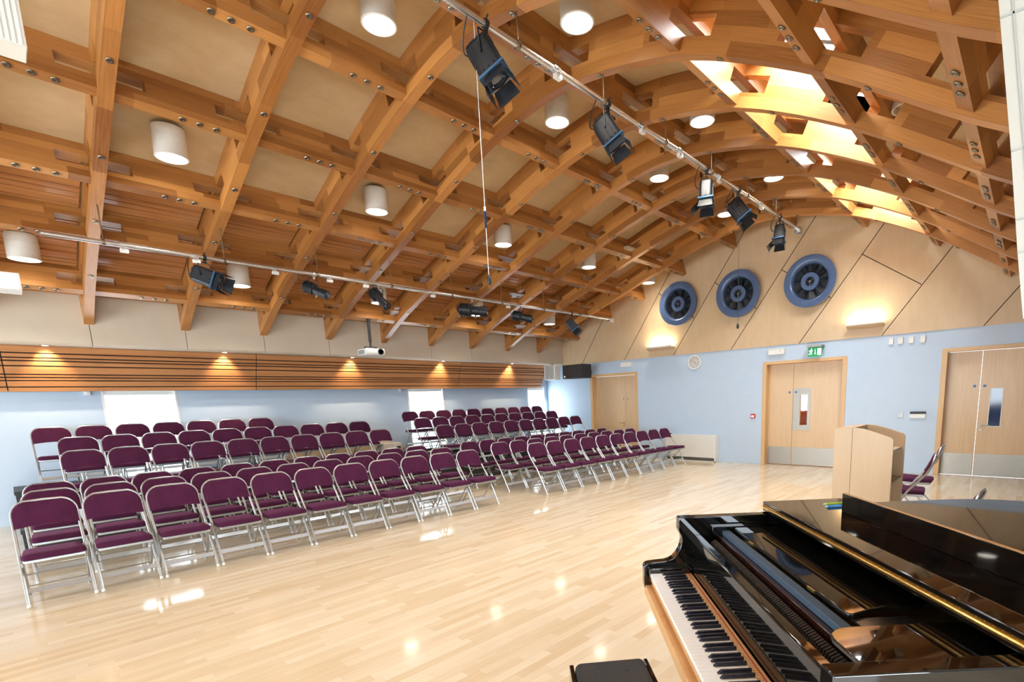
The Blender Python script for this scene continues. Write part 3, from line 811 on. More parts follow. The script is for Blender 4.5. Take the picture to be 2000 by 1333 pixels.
rows = [(-9.57, 3.55, (-.5, 1.5, 3.5, 5.5, 7.5), 'lowest row'),
        (-7.20, 4.32, (.5, 2.5, 4.5, 6.5, 8.42), 'mid left slope'),
        (-4.71, 5.00, (-.5, 1.5, 3.5, 5.5, 7.5), 'near the crown'),
        (-3.34, 4.93, (.5, 2.5, 4.5, 6.5), 'left of rooflight'),
        (-1.13, 4.36, (-.5, 2.5, 4.5, 6.5), 'right of the rooflight')]
for x, z, ks, w in rows:
    for k in ks:
        fl_ = int(math.floor(k)); pos = 'left of the first full rib' if fl_ < 0 else 'in the end bay' if fl_ >= 8 else 'after the %s rib from the left' % ordn[fl_].replace('nearest', 'first')
        downlight(x, rk(k), z, 'white cylindrical downlight, %s, %s' % (w, pos))
# smoke detector
t = thing('smoke_detector', 'small white round smoke detector on the plywood ceiling, left slope', 'smoke detector', (-6.95, 4.84, prof(-6.95)[0] + .41))
b = MB(); b.lathe([(.055, .03), (.055, -.01), (.045, -.022), (.03, -.03), (.03, -.045), (.012, -.05)], n=24); b.build('detector_body', M['white'], t, smooth=True)
b = MB(); b.lathe([(.058, .03), (.062, .0), (.058, -.004)], n=24); b.build('base_ring', M['offwhite'], t)

# light fittings at the left picture edge
t = thing('perforated_light_box', 'white perforated box fitting cut off by the upper left corner of the photo', 'ceiling light', (-3.6, -.55, 3.27))
b = MB(); b.box(-.16, -.004, 0, .85, .012, .36); b.build('housing', M['offwhite'], t, bevel=.004)
b = MB()
for k in range(42): b.box(-.004, .004, .012 + k * .0198, .012 + k * .0198 + .0125, .02, .35)
b.build('perforated_face', M['white'], t)
b = MB()
for y in (.1, .7): b.cyl((-.08, y, .36), (-.08, y, prof(-3.68)[0] + .05 - 3.27), .006, 8)
b.build('hanger_rod', M['alu'], t)
t = thing('louvred_light', 'glowing white louvred light box cut by the left picture edge below the lamp', 'ceiling light', (-8.3, -.45, 2.965))
b = MB(); b.box(-.30, 0, 0, .745, 0, .012); b.box(-.30, 0, 0, .745, .165, .177); b.box(-.30, 0, .725, .745, .012, .165); b.box(-.30, -.28, 0, .725, .012, .165); b.build('housing', M['white'], t)
b = MB(); b.box(-.015, -.008, .01, .72, .014, .163); b.build('diffuser', M['diffuse'], t)
b = MB(); b.box(-.007, 0, .30, .32, .012, .165); b.box(-.007, 0, .52, .53, .012, .165); b.build('louvre_bar', M['white'], t)
b = MB()
for y in (.15, .6): b.cyl((-.15, y, .17), (-.15, y, prof(-8.45)[0] + .38 - 2.965), .006, 8)
b.build('hanger_rod', M['alu'], t)

# ------------------------------------------------------------------ lighting bars and stage lanterns
HX, HZ, LX, LZ = -3.511, 4.575, -8.01, 3.53
def bar(x, z, y0, y1, lab, clamps, hooks):
    t = thing('lighting_bar', lab, 'lighting bar', (x, y0, z))
    b = MB(); b.cyl((0, 0, 0), (0, y1 - y0, 0), .0245, 20); b.build('bar_tube', M['alu'], t, smooth=True)
    for y in clamps:
        b = MB(); b.lathe([(.026, -.022), (.034, -.022), (.034, .022), (.026, .022)], c=(0, y - y0, 0), ax='y', n=20, closed=True)
        b.box(.02, .06, y - y0 - .02, y - y0 + .02, -.05, -.01); b.build('pipe_clamp', M['alu'], t)
        b = MB(); b.box(.0, .045, y - y0 - .03, y - y0 + .045, -.085, -.048); b.build('socket_box', M['white'], t)
    for k in range(9):
        yy = rk(k)
        if not y0 < yy < y1: continue
        top = prof(x)[0] + .01 - z
        b = MB(); b.cyl((0, yy - y0, .02), (0, yy - y0, max(top, .05)), .006, 8); b.lathe([(.026, -.014), (.036, -.014), (.036, .014), (.026, .014)], c=(0, yy - y0, 0), ax='y', n=16, closed=True)
        b.build('hanger', M['zinc'], t)
    e = MB(); e.box(-.05, .05, y1 - y0, y1 - y0 + .16, -.07, .03); e.build('end_bracket', M['alu'], t, bevel=.004)
    return t
bar(HX, HZ, -1.6, 10.10, 'long silver lighting bar high under the crown of the vault, nearest the rooflight', (2.35, 3.75, 5.1, 5.9, 6.95, 8.4), None)
bar(LX, LZ, .50, 10.15, 'long silver lighting bar low over the left seating, end to end under the left slope', (1.15, 1.83, 2.72, 3.45, 4.0, 5.2, 6.9), None)
def aim(dx, dy, dz):
    return Vector((dx, dy, dz)).normalized().to_track_quat('X', 'Z').to_matrix().to_4x4()
def fresnel(x, y, z, d, s, lab, drop=.24, doors=1, blue=False):
    t = thing('stage_lantern', lab, 'stage light', (x, y, z), group='stage lanterns on the lighting bars')
    A = Matrix.Translation((0, 0, -drop)) @ aim(*d) @ Matrix.Scale(s, 4)
    b = MB(A)
    b.rbox(-.15, .13, -.085, .085, -.10, .10, .03)
    for k in range(3):
        for s_ in (-1, 1): b.box(-.11, .09, s_ * .086 - .006, s_ * .086 + .006, -.06 + k * .05, -.045 + k * .05); b.box(-.11, .09, -.05 + k * .045, -.04 + k * .045, s_ * .101 - .005, s_ * .101 + .005)
    b.cyl((.13, 0, 0), (.155, 0, 0), .085, 24); b.build('lantern_body', M['lantern'], t, bevel=.0)
    b = MB(A); b.box(.118, .135, -.10, .10, .085, .115); b.box(.118, .135, -.10, .10, -.115, -.085); b.box(.118, .135, -.104, -.086, -.115, .115); b.box(.118, .135, .086, .104, -.115, .115)
    b.build('gel_frame', M['lanternblue'], t)
    b = MB(A); b.lathe([(.076, .150), (.070, .158), (.04, .168), (.001, .171)], ax='x', n=24); b.build('lens', M['lens'], t, smooth=True)
    for k in range(4):
        a = PI / 2 * k + (0 if doors else .3); o_ = .25 if k != 1 else .7
        Rk = Matrix.Rotation(a, 4, 'X')
        q = [(.150, -.080, .092), (.150, .080, .092), (.150 + .105, .098, .092 + .105 * math.tan(o_)), (.150 + .105, -.098, .092 + .105 * math.tan(o_))]
        bd_ = MB(A @ Rk); p = [Vector(v) for v in q]; r = [v + Vector((.002, 0, .003)) for v in p]
        bd_.add(p + r, [(0, 1, 2, 3), (7, 6, 5, 4), (0, 4, 5, 1), (1, 5, 6, 2), (2, 6, 7, 3), (3, 7, 4, 0)])
        bd_.build('barn_door', M['lanternblue'] if k == 0 and blue else M['lantern'], t)
    b = MB(); w = .115 * s
    e1 = A @ Vector((-.02, -.10, 0)); e2 = A @ Vector((-.02, .10, 0))
    top = Vector((0, 0, -.06)); m1 = Vector((e1.x * .5, e1.y, -.075)); m2 = Vector((e2.x * .5, e2.y, -.075))
    b.tube([e1, m1, top, m2, e2], .007, 6); b.build('yoke', M['lantern'], t)
    b = MB(); b.lathe([(.026, -.016), (.035, -.016), (.035, .016), (.026, .016)], ax='y', n=16, closed=True); b.box(-.012, .012, -.014, .014, -.075, -.026); b.cyl((.0, 0, .02), (.035, 0, .055), .007, 8); b.build('hook_clamp', M['black'], t)
    b = MB(); r_ = A @ Vector((-.15, 0, 0)); u = A @ Vector((-.22, .02, .09))
    b.tube([A @ Vector((-.14, 0, -.05)), A @ Vector((-.20, 0, -.05)), A @ Vector((-.20, 0, .05)), A @ Vector((-.14, 0, .05))], .009 * s, 6); b.build('rear_handle', M['black'], t)
    c = MB(); pts = []
    p0 = r_; p3 = Vector((0, -.17, .0)); p1 = r_ + Vector((-.14, -.05, -.16)); p2 = Vector((-.16, -.16, -.16))
    for i in range(11):
        q = i / 10; pts.append(p0 * (1 - q) ** 3 + p1 * 3 * q * (1 - q) ** 2 + p2 * 3 * q * q * (1 - q) + p3 * q ** 3)
    c.tube(pts, .0055, 6); c.build('power_cable', M['black'], t, smooth=True)
    return t
def profile_spot(x, y, z, d, s, lab, drop=.22):
    t = thing('stage_lantern', lab, 'stage light', (x, y, z), group='stage lanterns on the lighting bars')
    A = Matrix.Translation((0, 0, -drop)) @ aim(*d) @ Matrix.Scale(s, 4)
    b = MB(A); b.lathe([(.03, -.20), (.075, -.17), (.085, -.12), (.085, -.02), (.060, .0), (.060, .10), (.068, .11), (.068, .21), (.060, .21)], ax='x', n=24); b.build('lantern_body', M['lantern'], t, smooth=True, angle=25)
    b = MB(A)
    for k in range(5): b.lathe([(.086, -.155 + k * .026), (.092, -.155 + k * .026), (.092, -.147 + k * .026), (.086, -.147 + k * .026)], ax='x', n=20, closed=True)
    b.build('cooling_fin', M['lantern'], t)
    b = MB(A); b.lathe([(.056, .206), (.052, .214), (.001, .220)], ax='x', n=20); b.build('lens', M['lens'], t)
    b = MB(A); b.cyl((.05, 0, -.06), (.05, 0, -.10), .012, 8); b.build('focus_knob', M['zinc'], t)
    b = MB(); e1 = A @ Vector((-.02, -.10, 0)); e2 = A @ Vector((-.02, .10, 0))
    b.tube([e1, Vector((e1.x * .6, e1.y, -.07)), Vector((0, 0, -.055)), Vector((e2.x * .6, e2.y, -.07)), e2], .007, 6); b.build('yoke', M['lantern'], t)
    b = MB(); b.lathe([(.026, -.016), (.035, -.016), (.035, .016), (.026, .016)], ax='y', n=16, closed=True); b.box(-.012, .012, -.014, .014, -.070, -.026); b.build('hook_clamp', M['alu'], t)
    c = MB(); r_ = A @ Vector((-.19, 0, 0)); pts = []
    p3 = Vector((0, -.2, 0)); p1 = r_ + Vector((-.08, -.03, .10)); p2 = Vector((-.12, -.18, -.12))
    for i in range(9):
        q = i / 8; pts.append(r_ * (1 - q) ** 3 + p1 * 3 * q * (1 - q) ** 2 + p2 * 3 * q * q * (1 - q) + p3 * q ** 3)
    c.tube(pts, .005, 6); c.build('power_cable', M['black'], t, smooth=True)
    return t
fresnel(HX, 2.96, HZ, (.42, .22, -.85), 1.05, 'large black stage lantern with open barn doors, nearest on the upper bar, blue sheen', .27, blue=True)
fresnel(HX, 4.52, HZ, (.45, .22, -.80), 1.0, 'black stage lantern with barn doors, second along the upper bar', .27, blue=True)
fresnel(HX, 6.63, HZ, (.10, -.25, -.90), 1.0, 'black stage lantern pointing straight down, third along the upper bar', .30)
fresnel(HX, 7.62, HZ, (.50, .25, -.72), 1.05, 'black stage lantern with wide barn doors, fourth along the upper bar', .28)
fresnel(HX, 9.25, HZ, (.05, -.3, -.9), .95, 'black stage lantern at the far end of the upper bar by its metal box', .28)
fresnel(LX, 1.93, LZ, (.55, .55, -.34), 1.0, 'black stage lantern with barn doors, first on the lower bar from the left', .24)
profile_spot(LX, 3.24, LZ, (.60, .42, -.34), .95, 'black tubular profile spot, second on the lower bar beside a white lamp')
profile_spot(LX, 4.22, LZ, (.55, .20, -.55), 1.0, 'black tubular profile spot above the projector on the lower bar')
profile_spot(LX, 6.04, LZ, (.62, .62, -.10), 1.35, 'long black profile spot lying nearly level on the lower bar')
profile_spot(LX, 7.28, LZ, (.62, .42, -.20), 1.1, 'black tubular profile spot, second from the far end of the lower bar')
fresnel(LX, 8.80, LZ, (.40, .30, -.62), .95, 'black stage lantern with barn doors at the far end of the lower bar', .26)
# hanging microphones
def hang_mic(x, y, z0, z1, zj, lab):
    t = thing('hanging_microphone', lab, 'microphone', (x, y, z0))
    b = MB(); b.cyl((0, 0, .06), (0, 0, z1 - z0), .0028, 6); b.build('mic_cable', M['offwhite'] if zj else M['black'], t)
    b = MB(); b.lathe([(.004, .07), (.012, .06), (.018, .04), (.018, .0), (.012, -.012)], n=14); b.build('mic_capsule', M['black'], t, smooth=True)
    if zj:
        b = MB(); b.cyl((0, 0, zj - z0), (0, 0, zj - z0 + .13), .009, 10); b.build('inline_adaptor', M['darkblue'], t)
        b = MB(); b.cyl((0, 0, zj - z0 + .135), (0, 0, zj - z0 + .165), .0095, 10); b.build('adaptor_ring', M['white'], t)
    return t
hang_mic(-3.545, 2.87, 2.60, 4.56, 3.04, 'small black microphone hanging on a long thin cable in front of the left ceiling bays')
hang_mic(-3.475, 7.58, 2.60, 4.56, None, 'small black microphone hanging on a thin cable in front of the middle blue fan')
# projector on its pole
t = thing('ceiling_projector', 'white projector hanging on a black pole above the slatted band', 'projector', (-9.93, 4.96, 2.655))
b = MB(); b.rbox(-.19, .19, -.20, .20, -.065, .065, .03); b.build('projector_body', M['white'], t, smooth=True)
b = MB(); b.lathe([(.055, .16), (.060, .20), (.050, .205), (.045, .19)], c=(0, .10, .005), ax='x', n=24); b.build('lens_barrel', M['black'], t)
b = MB(); b.box(-.13, .12, -.203, -.197, -.04, .04); b.build('vent_grille', M['grille'], t)
b = MB(); b.tube([(-.0, -.12, .065), (0, -.12, .105), (0, .12, .105), (0, .12, .065)], .009, 8); b.lathe([(.035, .062), (.012, .095)], c=(0, -.12, 0), n=12); b.lathe([(.035, .062), (.012, .095)], c=(0, .12, 0), n=12); b.build('mount_spider', M['black'], t)
b = MB(); b.cyl((0, 0, .10), (0, 0, .35), .020, 14); b.cyl((0, 0, .20), (0, 0, prof(-9.93)[0] + .03 - 2.655), .028, 14); b.lathe([(.045, .60), (.045, .615)], n=16); b.build('pole', M['black'], t)
# white panel at the right edge
b = MB(); yw = 1.9
edge = [(-.040, 1.78), (-.066, 1.96), (-.10, 2.22), (-.155, 2.60), (-.20, 2.90)]
b.prism(edge + [(XR, 3.1), (XR, 1.78)], yw, yw + .14, 'xz'); pn = struct(b.build('wall_front_right', M['wallwhite']))
b = MB()
def ex(z):
    for (a, c), (d, e) in zip(edge[:-1], edge[1:]):
        if z <= e: return a + (d - a) * (z - c) / (e - c)
    return edge[-1][0]
for z in (1.958, 2.045, 2.225, 2.565): b.box(ex(z) + .001, XR, yw - .003, yw, z - .003, z + .003)
for (a, c), (d, e) in zip(edge[:-1], edge[1:]):
    b.prism([(a + .026, c), (a + .030, c), (d + .030, e), (d + .026, e)], yw - .003, yw, 'xz')
struct(b.build('trim_4', M['grille']))

# ------------------------------------------------------------------ chairs
def tube_path():
    """left foot, up, over the top of the back and down to the right foot"""
    side = [(.235, .012), (.12, .215), (.0, .43), (-.085, .535), (-.165, .64), (-.215, .735)]
    w = .209
    L = [(x, -w, z) for x, z in side]
    top = []
    for k in range(1, 12):
        a = PI * k / 12
        cy = w - .115
        yy = -math.cos(a)
        y = (-cy - .115 * math.cos(a) * 1.0) if a < PI / 2 - .01 else (cy - .115 * math.cos(a)) if a > PI / 2 + .01 else 0
        z = .735 + .125 * math.sin(a); x = -.215 - .032 * math.sin(a)
        top.append((x, y, z))
    return L + top + [(x, -y, z) for x, y, z in L[::-1]]
def make_chair():
    t = thing('folding_chair', 'x', 'chair')
    b = MB(); P = tube_path(); b.tube(P, .0115, 8); b.build('front_frame', M['chrome'], t, smooth=True)
    # back pad inside the frame
    def outline(s, off):
        o = []
        for k in range(13):
            a = PI * k / 12; w = .2065 * s
            cy = w - .112
            y = (-cy - .112 * math.cos(a)) if k < 6 else (cy - .112 * math.cos(a)) if k > 6 else 0
            o.append((y, .738 + (.119 * math.sin(a)) * s))
        o.append((.2065 * s, .69)); o.append((.2065 * s, .632))
        for k in range(1, 6): o.append((.2065 * s * (1 - 2 * k / 6), .632 + .014 * math.sin(PI * k / 6)))
        o.append((-.2065 * s, .632)); o.append((-.2065 * s, .69))
        def X(z): 
            return (-.162 - (z - .63) * .52 if z < .735 else -.2166 - (z - .735) * .24) + off
        return [(X(z) - .02 * (1 - (y / .2) ** 2), y, z) for y, z in o]
    b = MB(); b.loft([outline(.93, .032), outline(1, .023), outline(1, .006)]); b.build('backrest', M['fabric'], t, smooth=True, angle=60)
    b = MB(); b.loft([outline(.95, .004), outline(.95, -.010)]); b.build('back_shell', M['chrome'], t, smooth=True, angle=60)
    # seat
    b = MB(); rings = []
    for (ins, z) in ((.0, .408), (.0, .432), (.006, .446), (.022, .454), (.05, .457)):
        o = []
        for cx, cy, r, a0 in ((.235 - .045, .20 - .045, .045, 0), (-.165 + .03, .185 - .03, .03, 90), (-.165 + .03, -.185 + .03, .03, 180), (.235 - .045, -.20 + .045, .045, 270)):
            for k in range(5):
                a = math.radians(a0 + 22.5 * k); o.append((cx + (r - ins) * math.cos(a) if r > ins else cx, cy + max(r - ins, .002) * math.sin(a), z - .012 * (cx < 0)))
        rings.append(o)
    for ri, (ins, z) in enumerate(((.0, 0), (.0, 0), (.006, 0), (.022, 0), (.05, 0))):
        if ins > .03:
            rings[ri] = [(x - math.copysign(.02, x), y - math.copysign(.02, y), z_) for x, y, z_ in rings[ri]]
    b.loft(rings); b.build('seat_cushion', M['fabric'], t, smooth=True, angle=60)
    b = MB(); b.box(-.16, .228, -.192, .192, .378, .407); b.build('seat_pan', M['chrome'], t, bevel=.006, seg=1)
    # rear legs
    for s in (-1, 1):
        b = MB(); b.tube([(.165, s * .196, .385), (.06, s * .198, .325), (-.215, s * .198, .010)], .0095, 8); b.build('rear_leg', M['chrome'], t, smooth=True)
    for x, z in ((-.128, .11), (-.02, .235)):
        b = MB(); b.cyl((x, -.196, z), (x, .196, z), .007, 8); b.build('stretcher', M['chrome'], t, smooth=True)
    b = MB(); b.add([(.168 + dx, y, .112 + dz) for y in (-.205, .205) for dx, dz in ((0, 0), (.006, .003), (-.010, .040), (-.016, .037))], [(0, 1, 2, 3), (7, 6, 5, 4), (0, 4, 5, 1), (1, 5, 6, 2), (2, 6, 7, 3), (3, 7, 4, 0)])
    b.build('front_crossbar', M['chrome'], t)
    for s in (-1, 1):
        b = MB(); b.cyl((.235, s * .209, .0035), (.229, s * .209, .028), .0140, 8); b.build('rubber_foot', M['offwhite'], t)
        b = MB(); b.cyl((-.220, s * .198, .0065), (-.210, s * .198, .026), .0125, 8); b.build('rubber_foot', M['offwhite'], t)
    return t
proto = make_chair(); used = [False]
def place(x, y, z, rz, lab, group):
    o = proto if not used[0] else copy_tree(proto)
    used[0] = True
    o.location = (x, y, z); o.rotation_euler = (0, 0, rz); o['label'] = lab; o['group'] = group
    return o
nth = ['first', 'second', 'third', 'fourth', 'fifth', 'sixth', 'seventh', 'eighth', 'ninth', 'tenth', 'last']
LV = {4: .29, 5: .44, 6: .585}
rowname = {1: 'front floor row', 2: 'second floor row', 3: 'third floor row', 4: 'lowest platform row', 5: 'middle platform row', 6: 'top platform row by the wall'}
ROWS = {  # block: row: (origin x at y=0, slope, first y, pitch, count)
    'left': {1: (-6.475, .012, .098, .4632, 11), 2: (-7.31, .012, .17, .4625, 11), 3: (-8.14, .012, .195, .4625, 11), 4: (-9.205, 0, .58, .460, 10), 5: (-10.06, 0, .61, .457, 10), 6: (-10.80, 0, .39, .4645, 7)},
    'right': {1: (-6.40, .013, 6.13, .4565, 10), 2: (-7.20, .012, 5.965, .447, 10), 3: (-8.00, .012, 5.865, .447, 10), 4: (-9.205, 0, 6.17, .4655, 10), 5: (-10.06, 0, 6.17, .458, 10), 6: (-10.80, 0, 6.30, .459, 10)}}
rj = random.Random(3)
for blk, rows_ in ROWS.items():
    for r, (x0, sl, y0, p, n) in rows_.items():
        for i in range(n):
            y = y0 + p * i
            lab = 'maroon folding chair, %s block, %s, %s' % ('near left' if blk == 'left' else 'far right', rowname[r], 'at its left end' if i == 0 else 'at its right end' if i == n - 1 else '%s from the left' % nth[i])
            j = .004 if r < 4 else .008
            place(x0 + sl * y + rj.uniform(-j, j), y, LV.get(r, 0), rj.uniform(-.006, .006), lab, 'maroon folding chairs set out in rows')
place(-1.02, 6.90, 0, PI + .10, 'maroon folding chair behind the wooden lectern, the nearer of the two there', 'chairs near the lectern')
place(-1.06, 7.82, 0, PI + .02, 'maroon folding chair behind the wooden lectern, the farther of the two there', 'chairs near the lectern')
place(-.465, 4.52, 0, PI - .05, 'maroon folding chair of which only the tip of the back shows above the piano lid', 'chairs near the lectern')

# black staging platforms
for lvl, (x0, x1, z) in enumerate(((-9.62, -8.78, .29), (-10.47, -9.63, .44), (-11.36, -10.48, .585))):
    for blk, (ya, yb) in enumerate(((-.10, 5.35), (5.36, 10.85))):
        t = thing('staging_platform', 'black staging platform under the seats, %s step, %s block' % (['lowest', 'middle', 'top'][lvl], ['near left', 'far right'][blk]), 'platform', (x0, ya, 0), group='black staging platforms')
        w, l = x1 - x0, yb - ya
        b = MB(); b.box(0, w, 0, l, z - .045, z); b.build('platform_top', M['platform'], t, bevel=.003)
        b = MB(); b.box(w - .02, w - .004, .01, l - .01, .02, z - .046); b.box(.004, .02, .01, l - .01, .02, z - .046); b.box(.02, w - .02, .01, .022, .02, z - .046); b.build('side_skirt', M['platform'], t)
        n = 3
        for k in range(n + 1):
            yy = .06 + (l - .12) * k / n
            for xx in (.06, w - .06):
                g = MB(); g.cyl((xx, yy, 0), (xx, yy, z - .046), .022, 10); g.build('leg', M['black'], t)
# boards stored by the wall in the gap
t = thing('stacked_boards', 'stack of pale wooden boards lying along the left wall between the two seating blocks', 'boards', (-11.33, 3.62, .586))
for k in range(4):
    b = MB(); b.box(.01 * (k % 2), .46 - .015 * k, .02 * k, 2.42 - .03 * k, k * .036, k * .036 + .034); b.build('board', M['lectern'], t, bevel=.003)
t = thing('leaning_panel', 'cream upright panel standing on the stacked boards by the left wall', 'panel', (-11.30, 5.55, .73))
b = MB(); b.box(0, .05, 0, .34, .0, .30); b.build('panel_face', M['cream'], t, bevel=.004)
b = MB(); b.box(-.004, .14, .0, .34, -.0, .012); b.build('panel_foot', M['cream'], t)
t = thing('pale_box', 'small pale box with a dark opening on the platform, right of the fourth row', 'box', (-9.90, 4.965, .441))
b = MB(); b.box(-.15, .15, 0, .36, 0, .40); b.build('box_shell', M['cream'], t, bevel=.006)
b = MB(); b.box(.15, .153, .25, .34, .27, .33); b.build('opening', M['gap'], t)

# ------------------------------------------------------------------ lectern
t = thing('lectern', 'beech lectern with open shelved back standing between the piano and the end wall', 'lectern', (-1.475, 5.50, 0))
def side_poly():
    top = [(0, 1.225), (.18, 1.235), (.26, 1.225), (.36, 1.195), (.44, 1.165), (.478, 1.15)]
    for k in range(1, 5):
        a = math.radians(90 * k / 4); top.append((.478 + .042 * math.sin(a), 1.108 + .042 * math.cos(a)))
    return [(0, 0)] + top + [(.52, 0)]
for yy in (0, .585):
    b = MB(); pl = side_poly(); b.prism(pl, yy, yy + .022, 'xz'); s_ = b.build('side_panel', M['lectern'], t, bevel=.002)
    j = MB(); j.box(.163, .166, yy - .0008, yy + .0228, .0, 1.232); j.build('panel_joint', M['gap'], s_)
b = MB(); b.box(.0, .02, .022, .585, .02, 1.20); b.build('front_panel', M['lectern'], t)
b = MB(); b.prism([(.001, 1.222), (.163, 1.232), (.163, 1.210), (.001, 1.200)], .0225, .5845, 'xz'); b.build('reading_top', M['lectern'], t)
for z, x1_ in ((.985, .49), (.68, .515), (.08, .515)):
    b = MB(); b.box(.02, x1_, .022, .585, z, z + .022); s_ = b.build('shelf', M['lectern'], t)
    b = MB(); b.box(x1_, x1_ + .003, .022, .585, z, z + .022); b.build('shelf_edge', M['grille'], s_)
# ------------------------------------------------------------------ grand piano
A0 = math.radians(-46.5)
PO = (-1.316, 2.187, 0)
pf = thing('grand_piano', 'glossy black grand piano in the right foreground with its front lid flap folded back', 'piano', PO, A0)
ARM = [(-.176, .640), (-.178, .748), (-.172, .760), (-.158, .767), (-.116, .772), (-.070, .775), (-.048, .780), (-.028, .791), (-.008, .815), (.006, .838), (.013, .860), (.017, .885), (.013, .906), (.002, .925), (-.002, .940), (0, 1.0)]
OUT = [(0, .44), (0, 1.42), (.012, 1.52), (.045, 1.63), (.105, 1.73), (.20, 1.81), (.33, 1.855), (.47, 1.84), (.60, 1.77), (.72, 1.65), (.82, 1.50), (.91, 1.35), (1.01, 1.20), (1.13, 1.06), (1.26, .94), (1.38, .83), (1.46, .72), (1.505, .60), (1.519, .44)]
for nm, u0, u1 in (('far', 0, .055), ('near', 1.464, 1.519)):
    b = MB(); b.prism([(v, z) for v, z in ARM] + [(.46, 1.0), (.46, .640)], u0, u1, 'yz')
    b.build('key_arm', M['piano'], pf, bevel=.004, seg=3)
def inset(o, d):
    r = []
    for i, p in enumerate(o):
        a = Vector(o[max(i - 1, 0)]); c = Vector(o[min(i + 1, len(o) - 1)]); t = (c - a).normalized(); n = Vector((t.y, -t.x))
        r.append((p[0] + n.x * d, p[1] + n.y * d))
    return r
IN = inset(OUT, .055)
b = MB(); n = len(OUT)
v = [(x, y, .66) for x, y in OUT] + [(x, y, 1.0) for x, y in OUT] + [(x, y, .66) for x, y in IN] + [(x, y, 1.0) for x, y in IN]
f = []
for i in range(n - 1):
    f += [(i, i + 1, n + i + 1, n + i), (2 * n + i, 3 * n + i, 3 * n + i + 1, 2 * n + i + 1), (n + i, n + i + 1, 3 * n + i + 1, 3 * n + i), (i, 2 * n + i, 2 * n + i + 1, i + 1)]
f += [(0, n, 3 * n, 2 * n), (n - 1, 3 * n - 1, 4 * n - 1, 2 * n - 1)]
b.add(v, f); b.build('rim', M['piano'], pf, smooth=True, angle=30)
b = MB(); b.prism([(x, y) for x, y in inset(OUT, .05)], .70, .72, 'xy'); b.build('soundboard', M['keywood'], pf)
b = MB(); b.prism([(x, y) for x, y in inset(OUT, .06)] , .86, .872, 'xy'); b.build('iron_plate', M['gold'], pf)
b = MB(); b.box(.056, 1.463, .205, .45, .85, .875); b.build('pin_block', M['gold'], pf)
# lid and its folded flap
LID = [(-.022, .455)] + [(x - .02 if x < .3 else x, y) for x, y in OUT[1:7]] + [(x + .012, y + .018) for x, y in OUT[7:-1]] + [(1.541, .455)]
b = MB(); b.prism(LID, 1.0005, 1.0225, 'xy'); b.build('main_lid', M['piano'], pf, bevel=.003, seg=2)
b = MB(); b.prism([(-.024, .456), (-.024, .865), (1.541, .865), (1.541, .456)], 1.0265, 1.050, 'xy'); fp = b.build('front_lid_flap', M['piano'], pf, bevel=.003, seg=2)
b = MB(); b.cyl((-.02, .450, 1.0245), (1.538, .450, 1.0245), .0042, 10); b.box(-.015, 1.535, .4528, .4545, 1.014, 1.036)
for k in range(60): b.cyl((-.01 + k * .026, .4515, 1.017), (-.01 + k * .026, .4528, 1.017), .0022, 6); b.cyl((-.01 + k * .026, .4515, 1.033), (-.01 + k * .026, .4528, 1.033), .0022, 6)
b.build('lid_hinge', M['brass'], pf)
b = MB(); b.cyl((.07, .60, 1.022), (.07, .60, 1.0265), .012, 10); b.cyl((1.4, .60, 1.022), (1.4, .60, 1.0265), .012, 10); b.build('lid_button', M['black'], pf)
# keybed and keys
b = MB(); b.box(.03, 1.49, -.172, .44, .600, .655); b.build('keybed', M['keywood'], pf, bevel=.002)
b = MB(); b.box(.056, 1.463, -.138, .06, .6555, .690); b.build('key_frame', M['keywood'], pf)
PITCH = 1.279 / 52; U0 = .100
for a, c in ((.0555, U0 - .003), (U0 + 1.279 + .003, 1.4635)):
    b = MB(); b.box(a, c, -.158, .055, .6905, .752); b.build('key_block', M['piano'], pf, bevel=.004, seg=2)
def mk(name, mat, mb, **kw):
    o = mb.build(name, mat, pf, **kw); return o
wk = MB(); wk.box(.0006, PITCH - .0006, -.154, .0115, .7135, .730)
w0 = mk('white_key', M['ivory'], wk, bevel=.0012, seg=1)
for k in range(52):
    o = w0 if k == 0 else w0.copy()
    if k: COL.objects.link(o); o.parent = pf
    o.location = (U0 + k * PITCH, 0, 0)
bk = MB(); h = .0062
bk.loft([[(-h, -.100, .7301), (h, -.100, .7301), (h, .010, .7301), (-h, .010, .7301)], [(-h * .78, -.087, .7425), (h * .78, -.087, .7425), (h * .78, .010, .7425), (-h * .78, .010, .7425)]])
b0 = mk('black_key', M['ebony'], bk, bevel=.0012, seg=1); first = True
for k in range(52):
    nt = 'ABCDEFG'[k % 7]
    if nt in 'ACDFG' and k < 51:
        o = b0 if first else b0.copy()
        if not first: COL.objects.link(o); o.parent = pf
        first = False
        off = {'C': -.0022, 'D': .0022, 'F': -.003, 'G': 0, 'A': .003}[nt]
        o.location = (U0 + (k + 1) * PITCH + off, 0, 0)
b = MB(); step = 1.279 / 88
for k in range(88): b.box(U0 + k * step + .0008, U0 + (k + 1) * step - .0008, -.150, .052, .6905, .7133)
b.build('key_stick', M['keywood'], pf)
b = MB()
for k in range(88): b.box(U0 + k * step + .0008, U0 + (k + 1) * step - .0008, .0125, .052, .7134, .724)
b.build('key_capping', M['keywood'], pf)
b = MB(); b.box(U0, U0 + 1.279, .037, .041, .7241, .7255); b.build('red_felt_strip', M['red'], pf)
# glossy board behind the keys, leaning back a touch
b = MB(); b.prism([(.056, .706), (.0745, .902), (.079, .908), (.112, .906), (.118, .900), (.100, .706)], .0565, 1.4625, 'yz'); b.build('fallboard', M['piano'], pf, bevel=.0025, seg=2)
